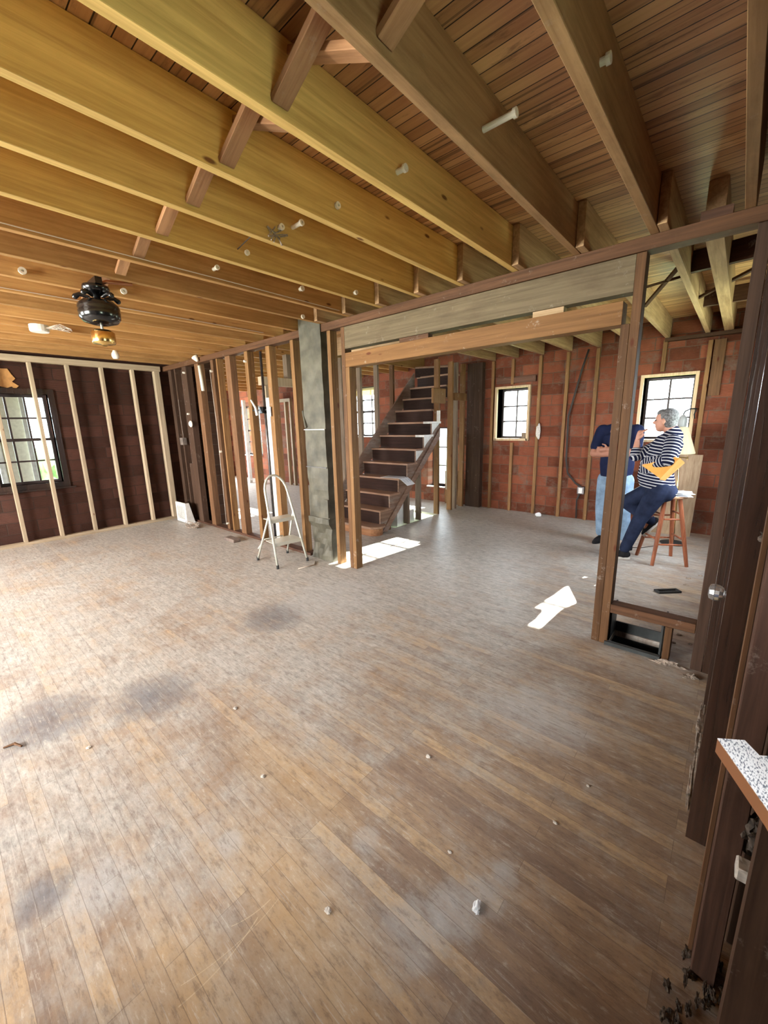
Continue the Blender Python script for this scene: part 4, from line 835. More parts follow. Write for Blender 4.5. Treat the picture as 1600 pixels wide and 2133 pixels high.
# ceiling fan motor without blades
t_ = empty('ceiling_fan', 'black ceiling fan motor without blades and a brass light cup, hanging under the joists', 'ceiling fan', (-3.35, 1.0, 2.0))
cx, cy = -3.36, 0.98
bm = bmesh.new(); lathe(bm, [(0.0, 2.44), (0.075, 2.44), (0.08, 2.42), (0.05, 2.39), (0.02, 2.38), (0.02, 2.36)][::-1], (cx, cy, 0), 24); obj('canopy', bm, BLK, t_, smooth=True)
bm = bmesh.new(); lathe(bm, [(0.03, 2.36), (0.09, 2.345), (0.118, 2.32), (0.122, 2.30), (0.118, 2.29), (0.122, 2.28), (0.12, 2.24), (0.10, 2.215), (0.05, 2.20), (0.0, 2.2)][::-1], (cx, cy, 0), 32); obj('motor', bm, BLK, t_, smooth=True)
for k in range(5):
    a = k*2*PI/5+0.4; bm = bmesh.new(); c, s_ = math.cos(a), math.sin(a)
    tube(bm, [(cx+0.05*c, cy+0.05*s_, 2.37), (cx+0.10*c, cy+0.10*s_, 2.385), (cx+0.125*c, cy+0.125*s_, 2.37)], [0.01, 0.014, 0.018], 8, 'round'); obj('blade_arm', bm, BLK, t_, smooth=True)
bm = bmesh.new(); tube(bm, [(cx, cy, 2.2), (cx, cy, 2.15)], 0.008, 8); obj('stem', bm, PORC, t_, smooth=True)
bm = bmesh.new(); lathe(bm, [(0.0, 2.07), (0.015, 2.065), (0.02, 2.075), (0.066, 2.08), (0.07, 2.09), (0.07, 2.15), (0.05, 2.165), (0.01, 2.165)], (cx, cy, 0), 24); obj('light_cup', bm, BRASS, t_, smooth=True)
bm = bmesh.new(); tube(bm, [(cx, cy, 2.44), (cx+0.02, cy+0.06, 2.475), (cx+0.08, cy+0.2, 2.478)], 0.012, 8); obj('conduit', bm, plain('copper_conduit', (0.4, 0.16, 0.08), 0.35, metal=0.7), t_, smooth=True)
bx('mounting_bracket', (cx-0.08, cx+0.08, cy-0.02, cy+0.02, 2.44, 2.481), BLK, t_)
# other ceiling fittings
t_ = empty('ceiling_box', 'dusty white ceiling box with frayed wiring left of the fan', 'light fitting', (-5.1, 0.97, 2.42))
bm = bmesh.new(); lathe(bm, [(0.0, 2.42), (0.07, 2.42), (0.075, 2.43), (0.075, 2.48), (0, 2.48)], (-5.1, 0.97, 0), 18); obj('box', bm, WHT, t_)
bm = bmesh.new(); 
for k in range(8): tube(bm, [(-5.06, 1.0, 2.45), (-4.98+0.01*k, 1.08+0.02*math.sin(k), 2.44+0.005*k), (-4.93+0.012*k, 1.14+0.03*math.cos(k), 2.42+0.01*(k % 3))], 0.004, 5)
obj('frayed_wires', bm, DUST, t_)
bm = bmesh.new(); lathe(bm, [(0.0, 2.38), (0.03, 2.383), (0.042, 2.41), (0.042, 2.44), (0.03, 2.46), (0.02, 2.484)], (-6.07, 1.87, 0), 18)
tag(obj('bulb_socket', bm, PORC, smooth=True), 'white porcelain lamp holder under the joists near the left wall plate', 'light fitting')
bm = bmesh.new()
for k in range(12): a = random.uniform(0, 6.28); tube(bm, [(rights[5]+0.002, 1.50+random.uniform(-.03, .03), 2.53+random.uniform(-.03, .03)), (rights[5]+0.01, 1.50+0.07*math.cos(a), 2.53+0.05*math.sin(a)-0.01)], 0.0035, 4)
tag(obj('cobweb_tuft', bm, DUST), 'chalky cobweb tuft on the sixth joist under the porcelain tube', 'cobweb')

# ------------------------------------------------------------------ white return-air grille
t_ = empty('vent_grille', 'white metal vent grille box on the floor in the left corner', 'vent', (-6.72, 2.74, 0))
gx0, gx1, gy = -6.93, -6.56, 2.68
bm = bmesh.new()
for r in ((gx0, gx0+0.05, 0.01, 0.33), (gx1-0.06, gx1, 0.01, 0.33), (gx0+0.05, gx1-0.06, 0.27, 0.33), (gx0+0.05, gx1-0.06, 0.01, 0.06)): box(bm, r[0], r[1], gy, gy+0.02, r[2], r[3])
obj('frame', bm, WHT, t_)
bm = bmesh.new()
for i in range(1, 9): x = gx0+0.05+(gx1-gx0-0.11)*i/9; box(bm, x-0.0035, x+0.0035, gy+0.004, gy+0.01, 0.06, 0.27)
for i in range(1, 9): z = 0.06+0.21*i/9; box(bm, gx0+0.05, gx1-0.06, gy+0.01, gy+0.016, z-0.0035, z+0.0035)
obj('grid', bm, WHT, t_)
bm = bmesh.new(); prism(bm, [(gy+0.021, 0.0), (gy+0.13, 0.0), (gy+0.06, 0.33), (gy+0.021, 0.33)], gx1-0.02, gx1, 0); obj('side_panel', bm, WHT, t_)
bx('back', (gx0+0.02, gx1-0.021, gy+0.025, gy+0.035, 0.0, 0.32), BLKM, t_)
tag(bx('brick', (-5.15, -4.9, 2.56, 2.66, 0.0, 0.045), CLAY, bevel=0.006), 'dusty brick lying on the floor left of the stepladder', 'brick')
bm = bmesh.new()
for k in range(7):
    pts = [(-6.35+0.16*math.cos(a+k)*(1+0.2*k/7)+0.1, 2.62+0.07*math.sin(a+k), 0.008+0.012*k*abs(math.sin(a*1.5+k))) for a in [j*0.7 for j in range(8)]]
    tube(bm, pts, 0.004, 5)
tag(obj('wire_coil', bm, DUST), 'tangled coil of old wire on the floor right of the white grille', 'wire')
bm = bmesh.new(); tube(bm, [(-3.45, 2.74, 0.006), (-3.36, 2.66, 0.006), (-3.37, 2.58, 0.01), (-3.4, 2.47, 0.006)], 0.006, 6)
tag(obj('beige_cord', bm, CABLEW, smooth=True), 'short beige cord curling on the floor by the stepladder foot', 'cord')

# ------------------------------------------------------------------ stepladder
t_ = empty('step_ladder', 'small pale metal stepladder with a rounded handle, standing before the partition', 'ladder', (-3.8, 2.54, 0))
A = Vector((-3.59, 2.345, 0.02)); B = Vector((-3.545, 2.71, 0.02)); ap = Vector((-3.82, 2.525, 0.98))
def lerp(a, b, k): return a+(b-a)*k
mid = (A+B)/2; dirv = (ap-mid); up_ = dirv.normalized()
arch = [A]; La = A+dirv*0.8+(mid-A)*0.28; Lb = B+dirv*0.8+(mid-B)*0.28
ctr = (La+Lb)/2; hw = (Lb-La)/2; hgt = ap-ctr
arch += [lerp(A, La, 0.5), La] + [ctr-hw*math.cos(a)+hgt*math.sin(a) for a in [PI*k/10 for k in range(1, 10)]] + [Lb, lerp(Lb, B, 0.5), B]
bm = bmesh.new(); tube(bm, arch, 0.013, 10); obj('front_frame', bm, ALU, t_, smooth=True)
ra = Vector((-4.02, 2.375, 0.02)); rb = Vector((-3.97, 2.745, 0.02)); pa = lerp(A, La, 0.72); pb = lerp(B, Lb, 0.72)
for p, q in ((pa, ra), (pb, rb)):
    bm = bmesh.new(); tube(bm, [p, q], 0.011, 10); obj('rear_leg', bm, ALU, t_, smooth=True)
bm = bmesh.new(); tube(bm, [ra+Vector((0.02, 0, 0.12)), lerp(ra, rb, 0.2)+Vector((0.04, 0, 0.22)), lerp(ra, rb, 0.8)+Vector((0.04, 0, 0.22)), rb+Vector((0.02, 0, 0.12))], 0.008, 8); obj('rear_brace', bm, ALU, t_, smooth=True)
for k, wd in ((0.31, 0.20), (0.63, 0.16)):
    a = lerp(A, La, k); b2 = lerp(B, Lb, k); bm = bmesh.new(); n_ = (b2-a).normalized(); bk = Vector((-1, n_.x, 0)).normalized()
    for dz, th in ((0, 0.006),):
        vs = [a, b2, b2+bk*wd, a+bk*wd]; z = (a.z+b2.z)/2
        bot = [bm.verts.new((v.x, v.y, z-0.0)) for v in vs]; top = [bm.verts.new((v.x, v.y, z+0.006)) for v in vs]
        bm.faces.new(bot[::-1]); bm.faces.new(top)
        for i in range(4): bm.faces.new((bot[i], bot[(i+1)%4], top[(i+1)%4], top[i]))
    vs = [a, b2]; f_ = Vector((0.006, 0, 0))
    q = [bm.verts.new(p) for p in (a+f_+Vector((0,0,-0.03)), b2+f_+Vector((0,0,-0.03)), b2+f_+Vector((0,0,0.008)), a+f_+Vector((0,0,0.008)), a+Vector((0,0,-0.03)), b2+Vector((0,0,-0.03)), b2+Vector((0,0,0.008)), a+Vector((0,0,0.008)))]
    for f in ((0,1,2,3),(7,6,5,4),(0,4,5,1),(2,6,7,3),(1,5,6,2),(0,3,7,4)): bm.faces.new([q[i] for i in f])
    obj('step', bm, ALU, t_)
for p in (A, B, ra, rb):
    bm = bmesh.new(); tube(bm, [p+Vector((0,0,-0.02)), p+Vector((0,0,0.02))], 0.015, 10); obj('rubber_foot', bm, RUB, t_)
bm = bmesh.new(); box(bm, -3.80, -3.70, 2.45, 2.6, 0.0, 0.0)
bm.free()

# ------------------------------------------------------------------ bar stool, papers, lamp, plywood
t_ = empty('bar_stool', 'tall reddish wooden bar stool that the man in the striped sweater leans on', 'stool', (-0.475, 5.04, 0))
bm = bmesh.new(); lathe(bm, [(0.12, 0.695), (0.165, 0.70), (0.175, 0.712), (0.17, 0.726), (0.10, 0.722), (0.0, 0.72)], (-0.475, 5.04, 0), 32); obj('seat', bm, STOOLX, t_, smooth=True)
feet = [(-0.71, 5.10), (-0.523, 4.81), (-0.414, 5.28), (-0.246, 4.97)]; ctr = Vector((-0.475, 5.04, 0)); legs = []
for fx, fy in feet:
    f0 = Vector((fx, fy, 0)); tp = ctr+(f0-ctr)*0.42; tp.z = 0.70; legs.append((f0, tp)); bm = bmesh.new(); tube(bm, [f0, lerp(f0, tp, 0.5), tp], [0.017, 0.021, 0.019], 8); obj('leg', bm, STOOL, t_)
order = [0, 1, 3, 2]
for k, h in enumerate((0.27, 0.22, 0.27, 0.22)):
    a = legs[order[k]]; b2 = legs[order[(k+1) % 4]]
    for hh in (h, h+0.26):
        p = lerp(*a, hh/0.7); q = lerp(*b2, hh/0.7); bm = bmesh.new(); tube(bm, [p, lerp(p, q, .5), q], [0.008, 0.011, 0.008], 8); obj('rung', bm, STOOL, t_, smooth=True)
def newspaper(name, pages, label, M):
    root = None
    t_ = empty(name, label, 'newspaper', M.translation)
    for k, (dx, dy, rot, sx, sy, curl) in enumerate(pages):
        bm = bmesh.new(); nx = 8; g = []
        for i in range(nx+1):
            row = []
            for j in range(5):
                x = -sx/2+sx*i/nx; y = -sy/2+sy*j/4; z = 0.004*k+curl(x, y)
                v = M @ (Matrix.Rotation(rot, 4, 'Z') @ Vector((x, y, z))+Vector((dx, dy, 0))); row.append(bm.verts.new(v))
            g.append(row)
        for i in range(nx):
            for j in range(4): bm.faces.new((g[i][j], g[i+1][j], g[i+1][j+1], g[i][j+1]))
        r = bmesh.ops.extrude_face_region(bm, geom=list(bm.faces))
        for v in [e for e in r['geom'] if isinstance(e, bmesh.types.BMVert)]: v.co.z -= 0.0025
        p = obj('sheet', bm, PAPER, t_)
        if k == len(pages)-1:
            bm = bmesh.new()
            for j in range(7):
                yy = -sy/2+sy*(0.12+0.12*j); xs = [-sx*0.4+sx*0.8*i/8 for i in range(9)]
                if j in (2, 5): xs = xs[:6]
                hw = 0.009 if j == 6 else 0.0035
                up = [M @ (Matrix.Rotation(rot, 4, 'Z') @ Vector((x, yy+hw, 0.004*k+curl(x, yy)+0.0012))+Vector((dx, dy, 0))) for x in xs]
                dn = [M @ (Matrix.Rotation(rot, 4, 'Z') @ Vector((x, yy-hw, 0.004*k+curl(x, yy)+0.0012))+Vector((dx, dy, 0))) for x in xs]
                U = [bm.verts.new(v) for v in up]; D_ = [bm.verts.new(v) for v in dn]
                for i in range(len(xs)-1): bm.faces.new((D_[i], D_[i+1], U[i+1], U[i]))
            obj('print_lines', bm, INK, t_)
    return t_
newspaper('newspaper', [(0, 0, 0.3, 0.24, 0.26, lambda x, y: 0.0), (0.01, 0.01, 0.0, 0.24, 0.24, lambda x, y: 0.01*x*8 if x > 0 else 0), (0.02, 0.0, 0.5, 0.2, 0.24, lambda x, y: 0.012+0.03*max(0, x)*4*0.3), (0.0, -0.01, -0.2, 0.22, 0.2, lambda x, y: 0.016+0.02*abs(x)*3)],
          'stack of loose newspapers on the seat of the bar stool', Matrix.Translation((-0.42, 5.02, 0.73)))
newspaper('newspaper', [(0, 0, 0.12, 0.46, 0.22, lambda x, y: -max(0, x-0.10)*0.75+0.003)],
          'white newspaper sheet hanging over the edge of the fourth stair tread', Matrix.Translation((-3.71, nose(4)+0.09, hz(4)+0.006)))
# plywood sheet
bm = bmesh.new(); prism(bm, [(-0.9, 0.0), (-0.325, 0.0), (-0.31, 1.035), (-0.9, 1.035)], 6.30, 6.315, 1)
for v in bm.verts: v.co.y += 0.10*v.co.z/1.035
tag(obj('plywood_sheet', bm, PLY), 'tan plywood sheet leaning on the back wall behind the bar stool', 'plywood')
# floor lamp
t_ = empty('floor_lamp', 'floor lamp with a pleated cream shade behind the man in the striped sweater', 'lamp', (-0.51, 5.85, 0))
lx, ly = -0.515, 5.86
bm = bmesh.new(); lathe(bm, [(0.13, 0), (0.135, 0.01), (0.10, 0.022), (0.03, 0.03), (0.012, 0.04)], (lx+0.06, ly, 0), 24); obj('base', bm, BLKM, t_, smooth=True)
bm = bmesh.new(); tube(bm, [(lx+0.06, ly, 0.03), (lx+0.04, ly, 0.6), (lx, ly, 1.12)], 0.009, 10); obj('pole', bm, BRASS, t_, smooth=True)
bm = bmesh.new(); n = 48; rings = []
for r, z in ((0.155, 1.085), (0.157, 1.095), (0.06, 1.385), (0.058, 1.39)):
    rings.append([bm.verts.new((lx+(r+(0.002 if k % 2 else 0))*math.cos(2*PI*k/n), ly+(r+(0.002 if k % 2 else 0))*math.sin(2*PI*k/n), z)) for k in range(n)])
for a, b2 in zip(rings, rings[1:]):
    for k in range(n): bm.faces.new((a[k], a[(k+1)%n], b2[(k+1)%n], b2[k]))
r = bmesh.ops.extrude_face_region(bm, geom=list(bm.faces))
for v in [e for e in r['geom'] if isinstance(e, bmesh.types.BMVert)]: v.co.x = lx+(v.co.x-lx)*0.98; v.co.y = ly+(v.co.y-ly)*0.98
obj('lamp_shade', bm, SHADE, t_)
bm = bmesh.new(); tube(bm, [(lx, ly, 1.04), (lx+0.10, ly-0.06, 1.04)], 0.006, 8); box(bm, lx+0.09, lx+0.10, ly-0.065, ly-0.05, 1.02, 1.06); obj('switch', bm, BRASS, t_)
bm = bmesh.new(); tube(bm, [(lx+0.0, ly-0.02, 0.006), (lx-0.08, ly-0.25, 0.006), (lx-0.2, ly-0.45, 0.006), (lx-0.3, ly-0.5, 0.006)], 0.004, 6); obj('cord', bm, CABLE, t_)
# lantern with bracket on the window
t_ = empty('wall_lantern', 'small glass lantern on a dark scroll bracket before the window, behind the lampshade', 'lantern', (-0.565, 6.4, 1.38))
bm = bmesh.new(); lathe(bm, [(0.045, 1.38), (0.048, 1.39), (0.05, 1.47), (0.04, 1.5), (0.015, 1.53), (0.0, 1.53)], (-0.565, 6.4, 0), 16); obj('glass_shade', bm, plain('smoky_glass', (0.35, 0.36, 0.36), 0.3), t_, smooth=True)
bm = bmesh.new(); tube(bm, [(-0.565, 6.4, 1.53), (-0.55, 6.4, 1.57), (-0.50, 6.4, 1.6), (-0.445, 6.46, 1.6)], 0.008, 8); tube(bm, [(-0.445, 6.46, 1.6), (-0.46, 6.46, 1.53), (-0.45, 6.47, 1.48)], 0.007, 8); obj('bracket', bm, BLKM, t_, smooth=True)

# loose litter
bm = bmesh.new(); M = Matrix.Translation((-0.31, 4.12, 0)) @ Matrix.Rotation(0.75, 4, 'Z')
for d in ((-0.1, 0.1, -0.035, -0.02, 0, 0.018), (-0.1, 0.1, 0.02, 0.035, 0, 0.018), (-0.1, -0.085, -0.02, 0.02, 0, 0.018), (0.085, 0.1, -0.02, 0.02, 0, 0.018)): box(bm, *d, M)
tag(obj('black_frame', bm, BLKM), 'small black rectangular frame lying on the floor beyond the low rail', 'frame')
bm = bmesh.new(); lump(bm, (-0.446, 0.911, 0.006), (0.010, 0.017, 0.006), 2, 0.5); lump(bm, (-0.437, 0.898, 0.005), (0.006, 0.008, 0.004), 4, 0.5)
tag(obj('plaster_chip', bm, PAPER), 'white plaster chip lying alone on the floor in the foreground', 'litter')
bm = bmesh.new(); tube(bm, [(-2.52, 0.03, 0.004), (-2.5, 0.07, 0.012), (-2.46, 0.09, 0.006)], [0.004, 0.007, 0.005], 6); tag(obj('dry_leaf', bm, PZ), 'small curled brown scrap on the floor near the left edge', 'litter')
rnd = random.Random(5)
spots = [(-6.6, 1.95), (-3.9, 1.0), (-2.2, 0.3), (-1.9, 0.9), (-1.4, 0.75), (-0.9, 1.3), (-0.7, 1.9), (-0.35, 1.35), (-0.2, 4.6), (-0.12, 4.75), (-0.2, 4.4), (-0.1, 3.5), (-0.15, 3.3), (-0.08, 3.2), (-0.17, 3.15), (-0.9, 4.2), (-1.55, 5.2), (-0.6, 1.0), (-0.3, 1.6), (-0.8, 0.6)]
where = ['by the left wall plate', 'mid floor left of centre', 'on the grey floor near the left edge', 'right of the dark stain', 'in the foreground left of centre', 'before the wide opening', 'near the floor shadow of the tall post', 'in the brown area by the right wall', 'near the stool leg', 'right of the stool', 'beyond the black frame', 'first behind the low rail', 'second behind the low rail', 'third behind the low rail', 'closest to the cripple stud', 'left of the tall post in the back room', 'left of the standing man', 'just beyond the white chip', 'low by the dark door', 'in the yellowish boards']
for k, (x, y) in enumerate(spots):
    bm = bmesh.new(); s_ = rnd.uniform(0.004, 0.009)*(1.8 if y > 3 else 1); lump(bm, (x, y, s_*0.3), (s_*1.3, s_, s_*0.4), k, 0.6)
    tag(obj('debris_crumb', bm, DUST if 8 <= k <= 14 else PLASTER), ('dark' if 8 <= k <= 14 else 'pale') + ' crumb of debris on the floor, ' + where[k], 'litter', 'crumbs on the floor')
# ------------------------------------------------------------------ people
V = Vector
def blob(name, build, voxel, m, parent=None, smooth=4, shape=None, root=None):
    """closed volumes merged into one continuous skin"""
    bm = bmesh.new(); build(bm); bmesh.ops.recalc_face_normals(bm, faces=bm.faces)
    me = bpy.data.meshes.new(name); bm.to_mesh(me); bm.free()
    o = bpy.data.objects.new(name, me); C.objects.link(o)
    r = o.modifiers.new('r', 'REMESH'); r.mode = 'VOXEL'; r.voxel_size = voxel
    s = o.modifiers.new('s', 'SMOOTH'); s.factor = 0.5; s.iterations = smooth
    dg = bpy.context.evaluated_depsgraph_get(); ev = o.evaluated_get(dg); nm = bpy.data.meshes.new_from_object(ev)
    o.modifiers.clear(); o.data = nm; bpy.data.meshes.remove(me); nm.name = name
    nm.materials.clear(); nm.materials.append(m)
    if shape:
        for v in nm.vertices: v.co = shape(v.co.copy())
    for p in nm.polygons: p.use_smooth = True
    if root is not None:
        for v in nm.vertices: v.co -= root
        o.location = root
    if parent is not None: o.parent = parent; o.location = V((0, 0, 0)) if root is not None else -V(parent.location)
    return o
def limb(bm, pts, radii, flat=1.0, side=None, n=14): tube(bm, pts, radii, n, 'round', flat, side)
def ell(bm, c, r, rot=None):
    M = Matrix.Translation(c) @ (rot or Matrix.Identity(4)) @ Matrix.Diagonal((*r, 1)); bmesh.ops.create_uvsphere(bm, u_segments=20, v_segments=14, radius=1, matrix=M)
SKIN = plain('skin', (0.45, 0.22, 0.15), 0.5, noise_amt=0.07, nscale=25)
SKIN2 = plain('skin_tanned', (0.33, 0.15, 0.10), 0.5, noise_amt=0.07, nscale=25)
HAIR = plain('grey_hair', (0.12, 0.12, 0.123), 0.8, noise_amt=0.6, nscale=70, bump=0.5)
NAVY = plain('navy_knit', (0.010, 0.014, 0.04), 0.8, spec=0.08, noise_amt=0.2, nscale=8)
DEN = plain('dark_denim', (0.015, 0.021, 0.045), 0.85, spec=0.08, noise_amt=0.4, nscale=12, bump=0.2)
DENL = plain('light_denim', (0.17, 0.25, 0.35), 0.85, spec=0.08, noise_amt=0.3, nscale=12, bump=0.2)
SHOE = plain('shoe_fabric', (0.014, 0.014, 0.016), 0.7, spec=0.08)
SOLE = plain('shoe_sole', (0.5, 0.49, 0.46), 0.6)
# striped knit: bands follow the vertex attribute 'stripe' (metres along the body or sleeve)
m, t, b = mat('striped_knit'); at = nd(t, 'ShaderNodeAttribute'); at.attribute_name = 'stripe'
fr = mth(t, 'FRACT', mth(t, 'MULTIPLY', at.outputs['Fac'], 1/0.030)); gt = mth(t, 'GREATER_THAN', fr, 0.66)
col = mixc(t, (0.008, 0.010, 0.028), (0.42, 0.43, 0.46), gt); t.links.new(col, b.inputs['Base Color']); b.inputs['Roughness'].default_value = 0.9; b.inputs['Specular IOR Level'].default_value = 0.05; STRIPE = m
def stripes(o, bones, off=V((0,0,0))):
    at_ = o.data.attributes.new('stripe', 'FLOAT', 'POINT'); vals = []
    for v in o.data.vertices:
        best = None; p = v.co+off
        for a, b2, s0, w in bones:
            d = b2-a; L = d.length; u = d/L; k = max(0, min(L, (p-a).dot(u))); dist = (p-(a+u*k)).length/w
            if best is None or dist < best[0]: best = (dist, s0+(p-a).dot(u))
        vals.append(best[1]+0.004*noise.noise(p*9))
    at_.data.foreach_set('value', vals)
def hand(bm, wrist, palm_dir, finger_dir, thumb_dir, side, curl=0.6, s=1.0):
    """palm plus four unequal bent fingers and a thumb; side = direction from little finger to index"""
    pd = palm_dir.normalized(); sd = side.normalized(); kn = wrist+pd*0.085*s
    nrm = pd.cross(sd).normalized()
    limb(bm, [wrist, wrist+pd*0.045*s, kn], [0.021*s, 0.027*s, 0.027*s], 1.0, sd)
    for k, (L, off) in enumerate(((0.062, 0.030), (0.072, 0.010), (0.066, -0.010), (0.052, -0.028))):
        b0 = wrist+pd*(0.075)*s+sd*off*s
        f1 = (pd*(1-curl*0.5)+finger_dir.normalized()*curl).normalized(); f2 = (pd*(1-curl)+finger_dir.normalized()*(curl*1.4)).normalized()
        p1 = b0+f1*L*0.5*s; p2 = p1+f2*L*0.35*s; p3 = p2+(f2*0.6+finger_dir.normalized()*0.5).normalized()*L*0.28*s
        limb(bm, [b0, p1, p2, p3], [0.0098*s, 0.0092*s, 0.0085*s, 0.0072*s], n=8)
    tb = wrist+pd*0.025*s+sd*0.022*s; td = thumb_dir.normalized()
    limb(bm, [tb, tb+td*0.032*s, tb+(td*0.8+pd*0.4).normalized()*0.06*s], [0.013*s, 0.0105*s, 0.0085*s], n=8)
def head(bm, c, fwd, up, s=1.0):
    """c = centre of the skull; fwd = where the face looks"""
    f = fwd.normalized(); u = (up-f*up.dot(f)).normalized(); l = u.cross(f)
    R = Matrix((f, l, u)).transposed().to_4x4()
    P_ = lambda a, b2, c2: c+f*a*s+l*b2*s+u*c2*s
    ell(bm, P_(-0.008, 0, 0.025), (0.095*s, 0.076*s, 0.088*s), R)          # cranium
    ell(bm, P_(0.022, 0, -0.03), (0.066*s, 0.062*s, 0.082*s), R)         # face
    ell(bm, P_(0.038, 0, -0.085), (0.040*s, 0.044*s, 0.030*s), R)        # chin and jaw
    ell(bm, P_(0.068, 0, 0.022), (0.022*s, 0.052*s, 0.014*s), R)         # brow
    limb(bm, [P_(0.082, 0, 0.008), P_(0.104, 0, -0.026)], [0.009*s, 0.0135*s], n=8)   # nose
    ell(bm, P_(0.095, 0, -0.034), (0.011*s, 0.018*s, 0.009*s), R)
    ell(bm, P_(0.076, 0, -0.06), (0.014*s, 0.026*s, 0.0065*s), R)        # upper lip
    ell(bm, P_(0.073, 0, -0.071), (0.013*s, 0.022*s, 0.0065*s), R)       # lower lip
    for q in (-1, 1):
        ell(bm, P_(0.058, 0.035*q, -0.028), (0.025*s, 0.022*s, 0.022*s), R)  # cheek
        ell(bm, P_(-0.008, 0.078*q, -0.012), (0.018*s, 0.010*s, 0.031*s), R @ Matrix.Rotation(0.25*q, 4, 'Z'))  # ear
        ell(bm, P_(0.0, 0.075*q, -0.035), (0.010*s, 0.009*s, 0.012*s), R)
def eyes(o, c, fwd, up, s=1.0):
    f = fwd.normalized(); u = (up-f*up.dot(f)).normalized(); l = u.cross(f)
    for q in (-1, 1):
        bm = bmesh.new(); ball(bm, c+f*0.077*s+l*0.03*q*s+u*0.0*s, 0.011*s, 12, 8); e = obj('eye', bm, plain('eye_dark', (0.05, 0.04, 0.035), 0.2), None, smooth=True); e.parent = o; e.location = e.location-o.location
def shoe(bm_up, bm_sole, heel, toe, up):
    d = toe-heel; L = d.length; u = d.normalized(); up = (up-u*up.dot(u)).normalized(); s = u.cross(up)
    limb(bm_up, [heel+up*0.05+u*0.03, heel+up*0.045+u*L*0.4, heel+up*0.032+u*L*0.72, toe+up*0.028-u*0.035], [0.038, 0.042, 0.038, 0.028], 1.0, s)
    limb(bm_up, [heel+up*0.10+u*0.05, heel+up*0.05+u*0.06], [0.04, 0.045], 1.0)
    n = 20; A_ = []; B_ = []
    for k in range(n):
        a = 2*PI*k/n; x = L/2+math.cos(a)*(L/2+0.008); w = 0.038+0.008*math.cos(a-0.3); y = math.sin(a)*w
        A_.append(bm_sole.verts.new(heel+u*x+s*y)); B_.append(bm_sole.verts.new(heel+u*x+s*y+up*0.026))
    bm_sole.faces.new(A_[::-1]); bm_sole.faces.new(B_)
    for k in range(n): bm_sole.faces.new((A_[k], A_[(k+1)%n], B_[(k+1)%n], B_[k]))

# --- man in the striped sweater, half sitting on the stool, facing left
Z = V((0, 0, 1)); root = V((-0.60, 4.95, 0))
hipL, kneeL, ankL = V((-0.545, 4.87, 0.80)), V((-0.69, 4.87, 0.45)), V((-0.80, 4.89, 0.10))
hipR, kneeR, ankR = V((-0.555, 5.03, 0.80)), V((-0.87, 5.06, 0.60)), V((-0.60, 5.10, 0.40))
pel, wst, chs, nkb = V((-0.56, 4.95, 0.80)), V((-0.60, 4.95, 0.92)), V((-0.56, 4.95, 1.16)), V((-0.495, 4.95, 1.335))
shL, elL, wrL = V((-0.475, 4.79, 1.27)), V((-0.49, 4.72, 1.10)), V((-0.68, 4.82, 1.03))
shR, elR, wrR = V((-0.53, 5.08, 1.27)), V((-0.785, 4.87, 1.12)), V((-0.79, 4.90, 1.275))
hc = V((-0.572, 4.95, 1.475)); look = V((-1, 0.25, 0.02))
def body(bm):
    limb(bm, [pel, wst, chs, nkb-V((0,0,.04))], [0.11, 0.11, 0.12, 0.08], 1.15, V((0,1,0)))
    limb(bm, [nkb-V((0,0,.03)), V((-0.53, 4.95, 1.40))], [0.062, 0.058])
    head(bm, hc, look, Z, 1.0)
    for a, k, n_ in ((hipL, kneeL, ankL), (hipR, kneeR, ankR)): limb(bm, [a, lerp(a, k, .5), k], [0.08, 0.07, 0.052]); limb(bm, [k, lerp(k, n_, .35), n_], [0.05, 0.052, 0.036])
    for a, k, n_ in ((shL, elL, wrL), (shR, elR, wrR)): limb(bm, [a, k], [0.05, 0.038]); limb(bm, [k, lerp(k, n_, .3), n_], [0.038, 0.038, 0.024])
    hand(bm, wrR, V((0.25, -0.15, 1)), V((0.9, 0.3, 0.25)), V((0.8, 0.1, 0.5)), V((0.3, -1, -0.1)), 0.65, 0.98)
    hand(bm, wrL, V((-0.4, 0.95, 0.05)), V((-0.2, 1, -0.3)), V((-0.3, 0.2, 1)), V((0.1, 0.2, 1)), 0.6, 0.95)
man = blob('person', body, 0.0058, SKIN, smooth=3, root=root)
tag(man, 'grey-haired person in a striped navy sweater and dark jeans, leaning on a bar stool', 'person')
def sweater(bm):
    limb(bm, [V((-0.575,4.95,0.815)), V((-0.605,4.95,0.92)), V((-0.60, 4.95, 1.05)), V((-0.555,4.95,1.18)), V((-0.51, 4.95, 1.28)), V((-0.495, 4.95, 1.315))], [0.152, 0.160, 0.150, 0.142, 0.12, 0.085], 1.12, V((0,1,0)))
    limb(bm, [V((-0.49, 4.84, 1.27)), V((-0.52, 5.06, 1.27))], [0.075, 0.075])
    limb(bm, [shL, lerp(shL, elL, .5), elL], [0.072, 0.068, 0.06]); limb(bm, [elL, lerp(elL, wrL, .5), wrL+V((.03,0,0))], [0.06, 0.054, 0.044])
    limb(bm, [shR, lerp(shR, elR, .5), elR], [0.07, 0.064, 0.056]); limb(bm, [elR, lerp(elR, wrR, .28)], [0.056, 0.052])
    limb(bm, [nkb-V((0,0,.02)), nkb+V((-.012,0,.022))], [0.078, 0.07])
sw = blob('sweater', sweater, 0.007, STRIPE, man, 4, root=None, shape=lambda c_: V((c_.x, c_.y, max(c_.z, 0.80-0.12*(c_.x+0.57)-0.0))))
def fix(o):  # world-space mesh under a parent at root
    o.location = -V(man.location) if o.parent == man else o.location
fix(sw)
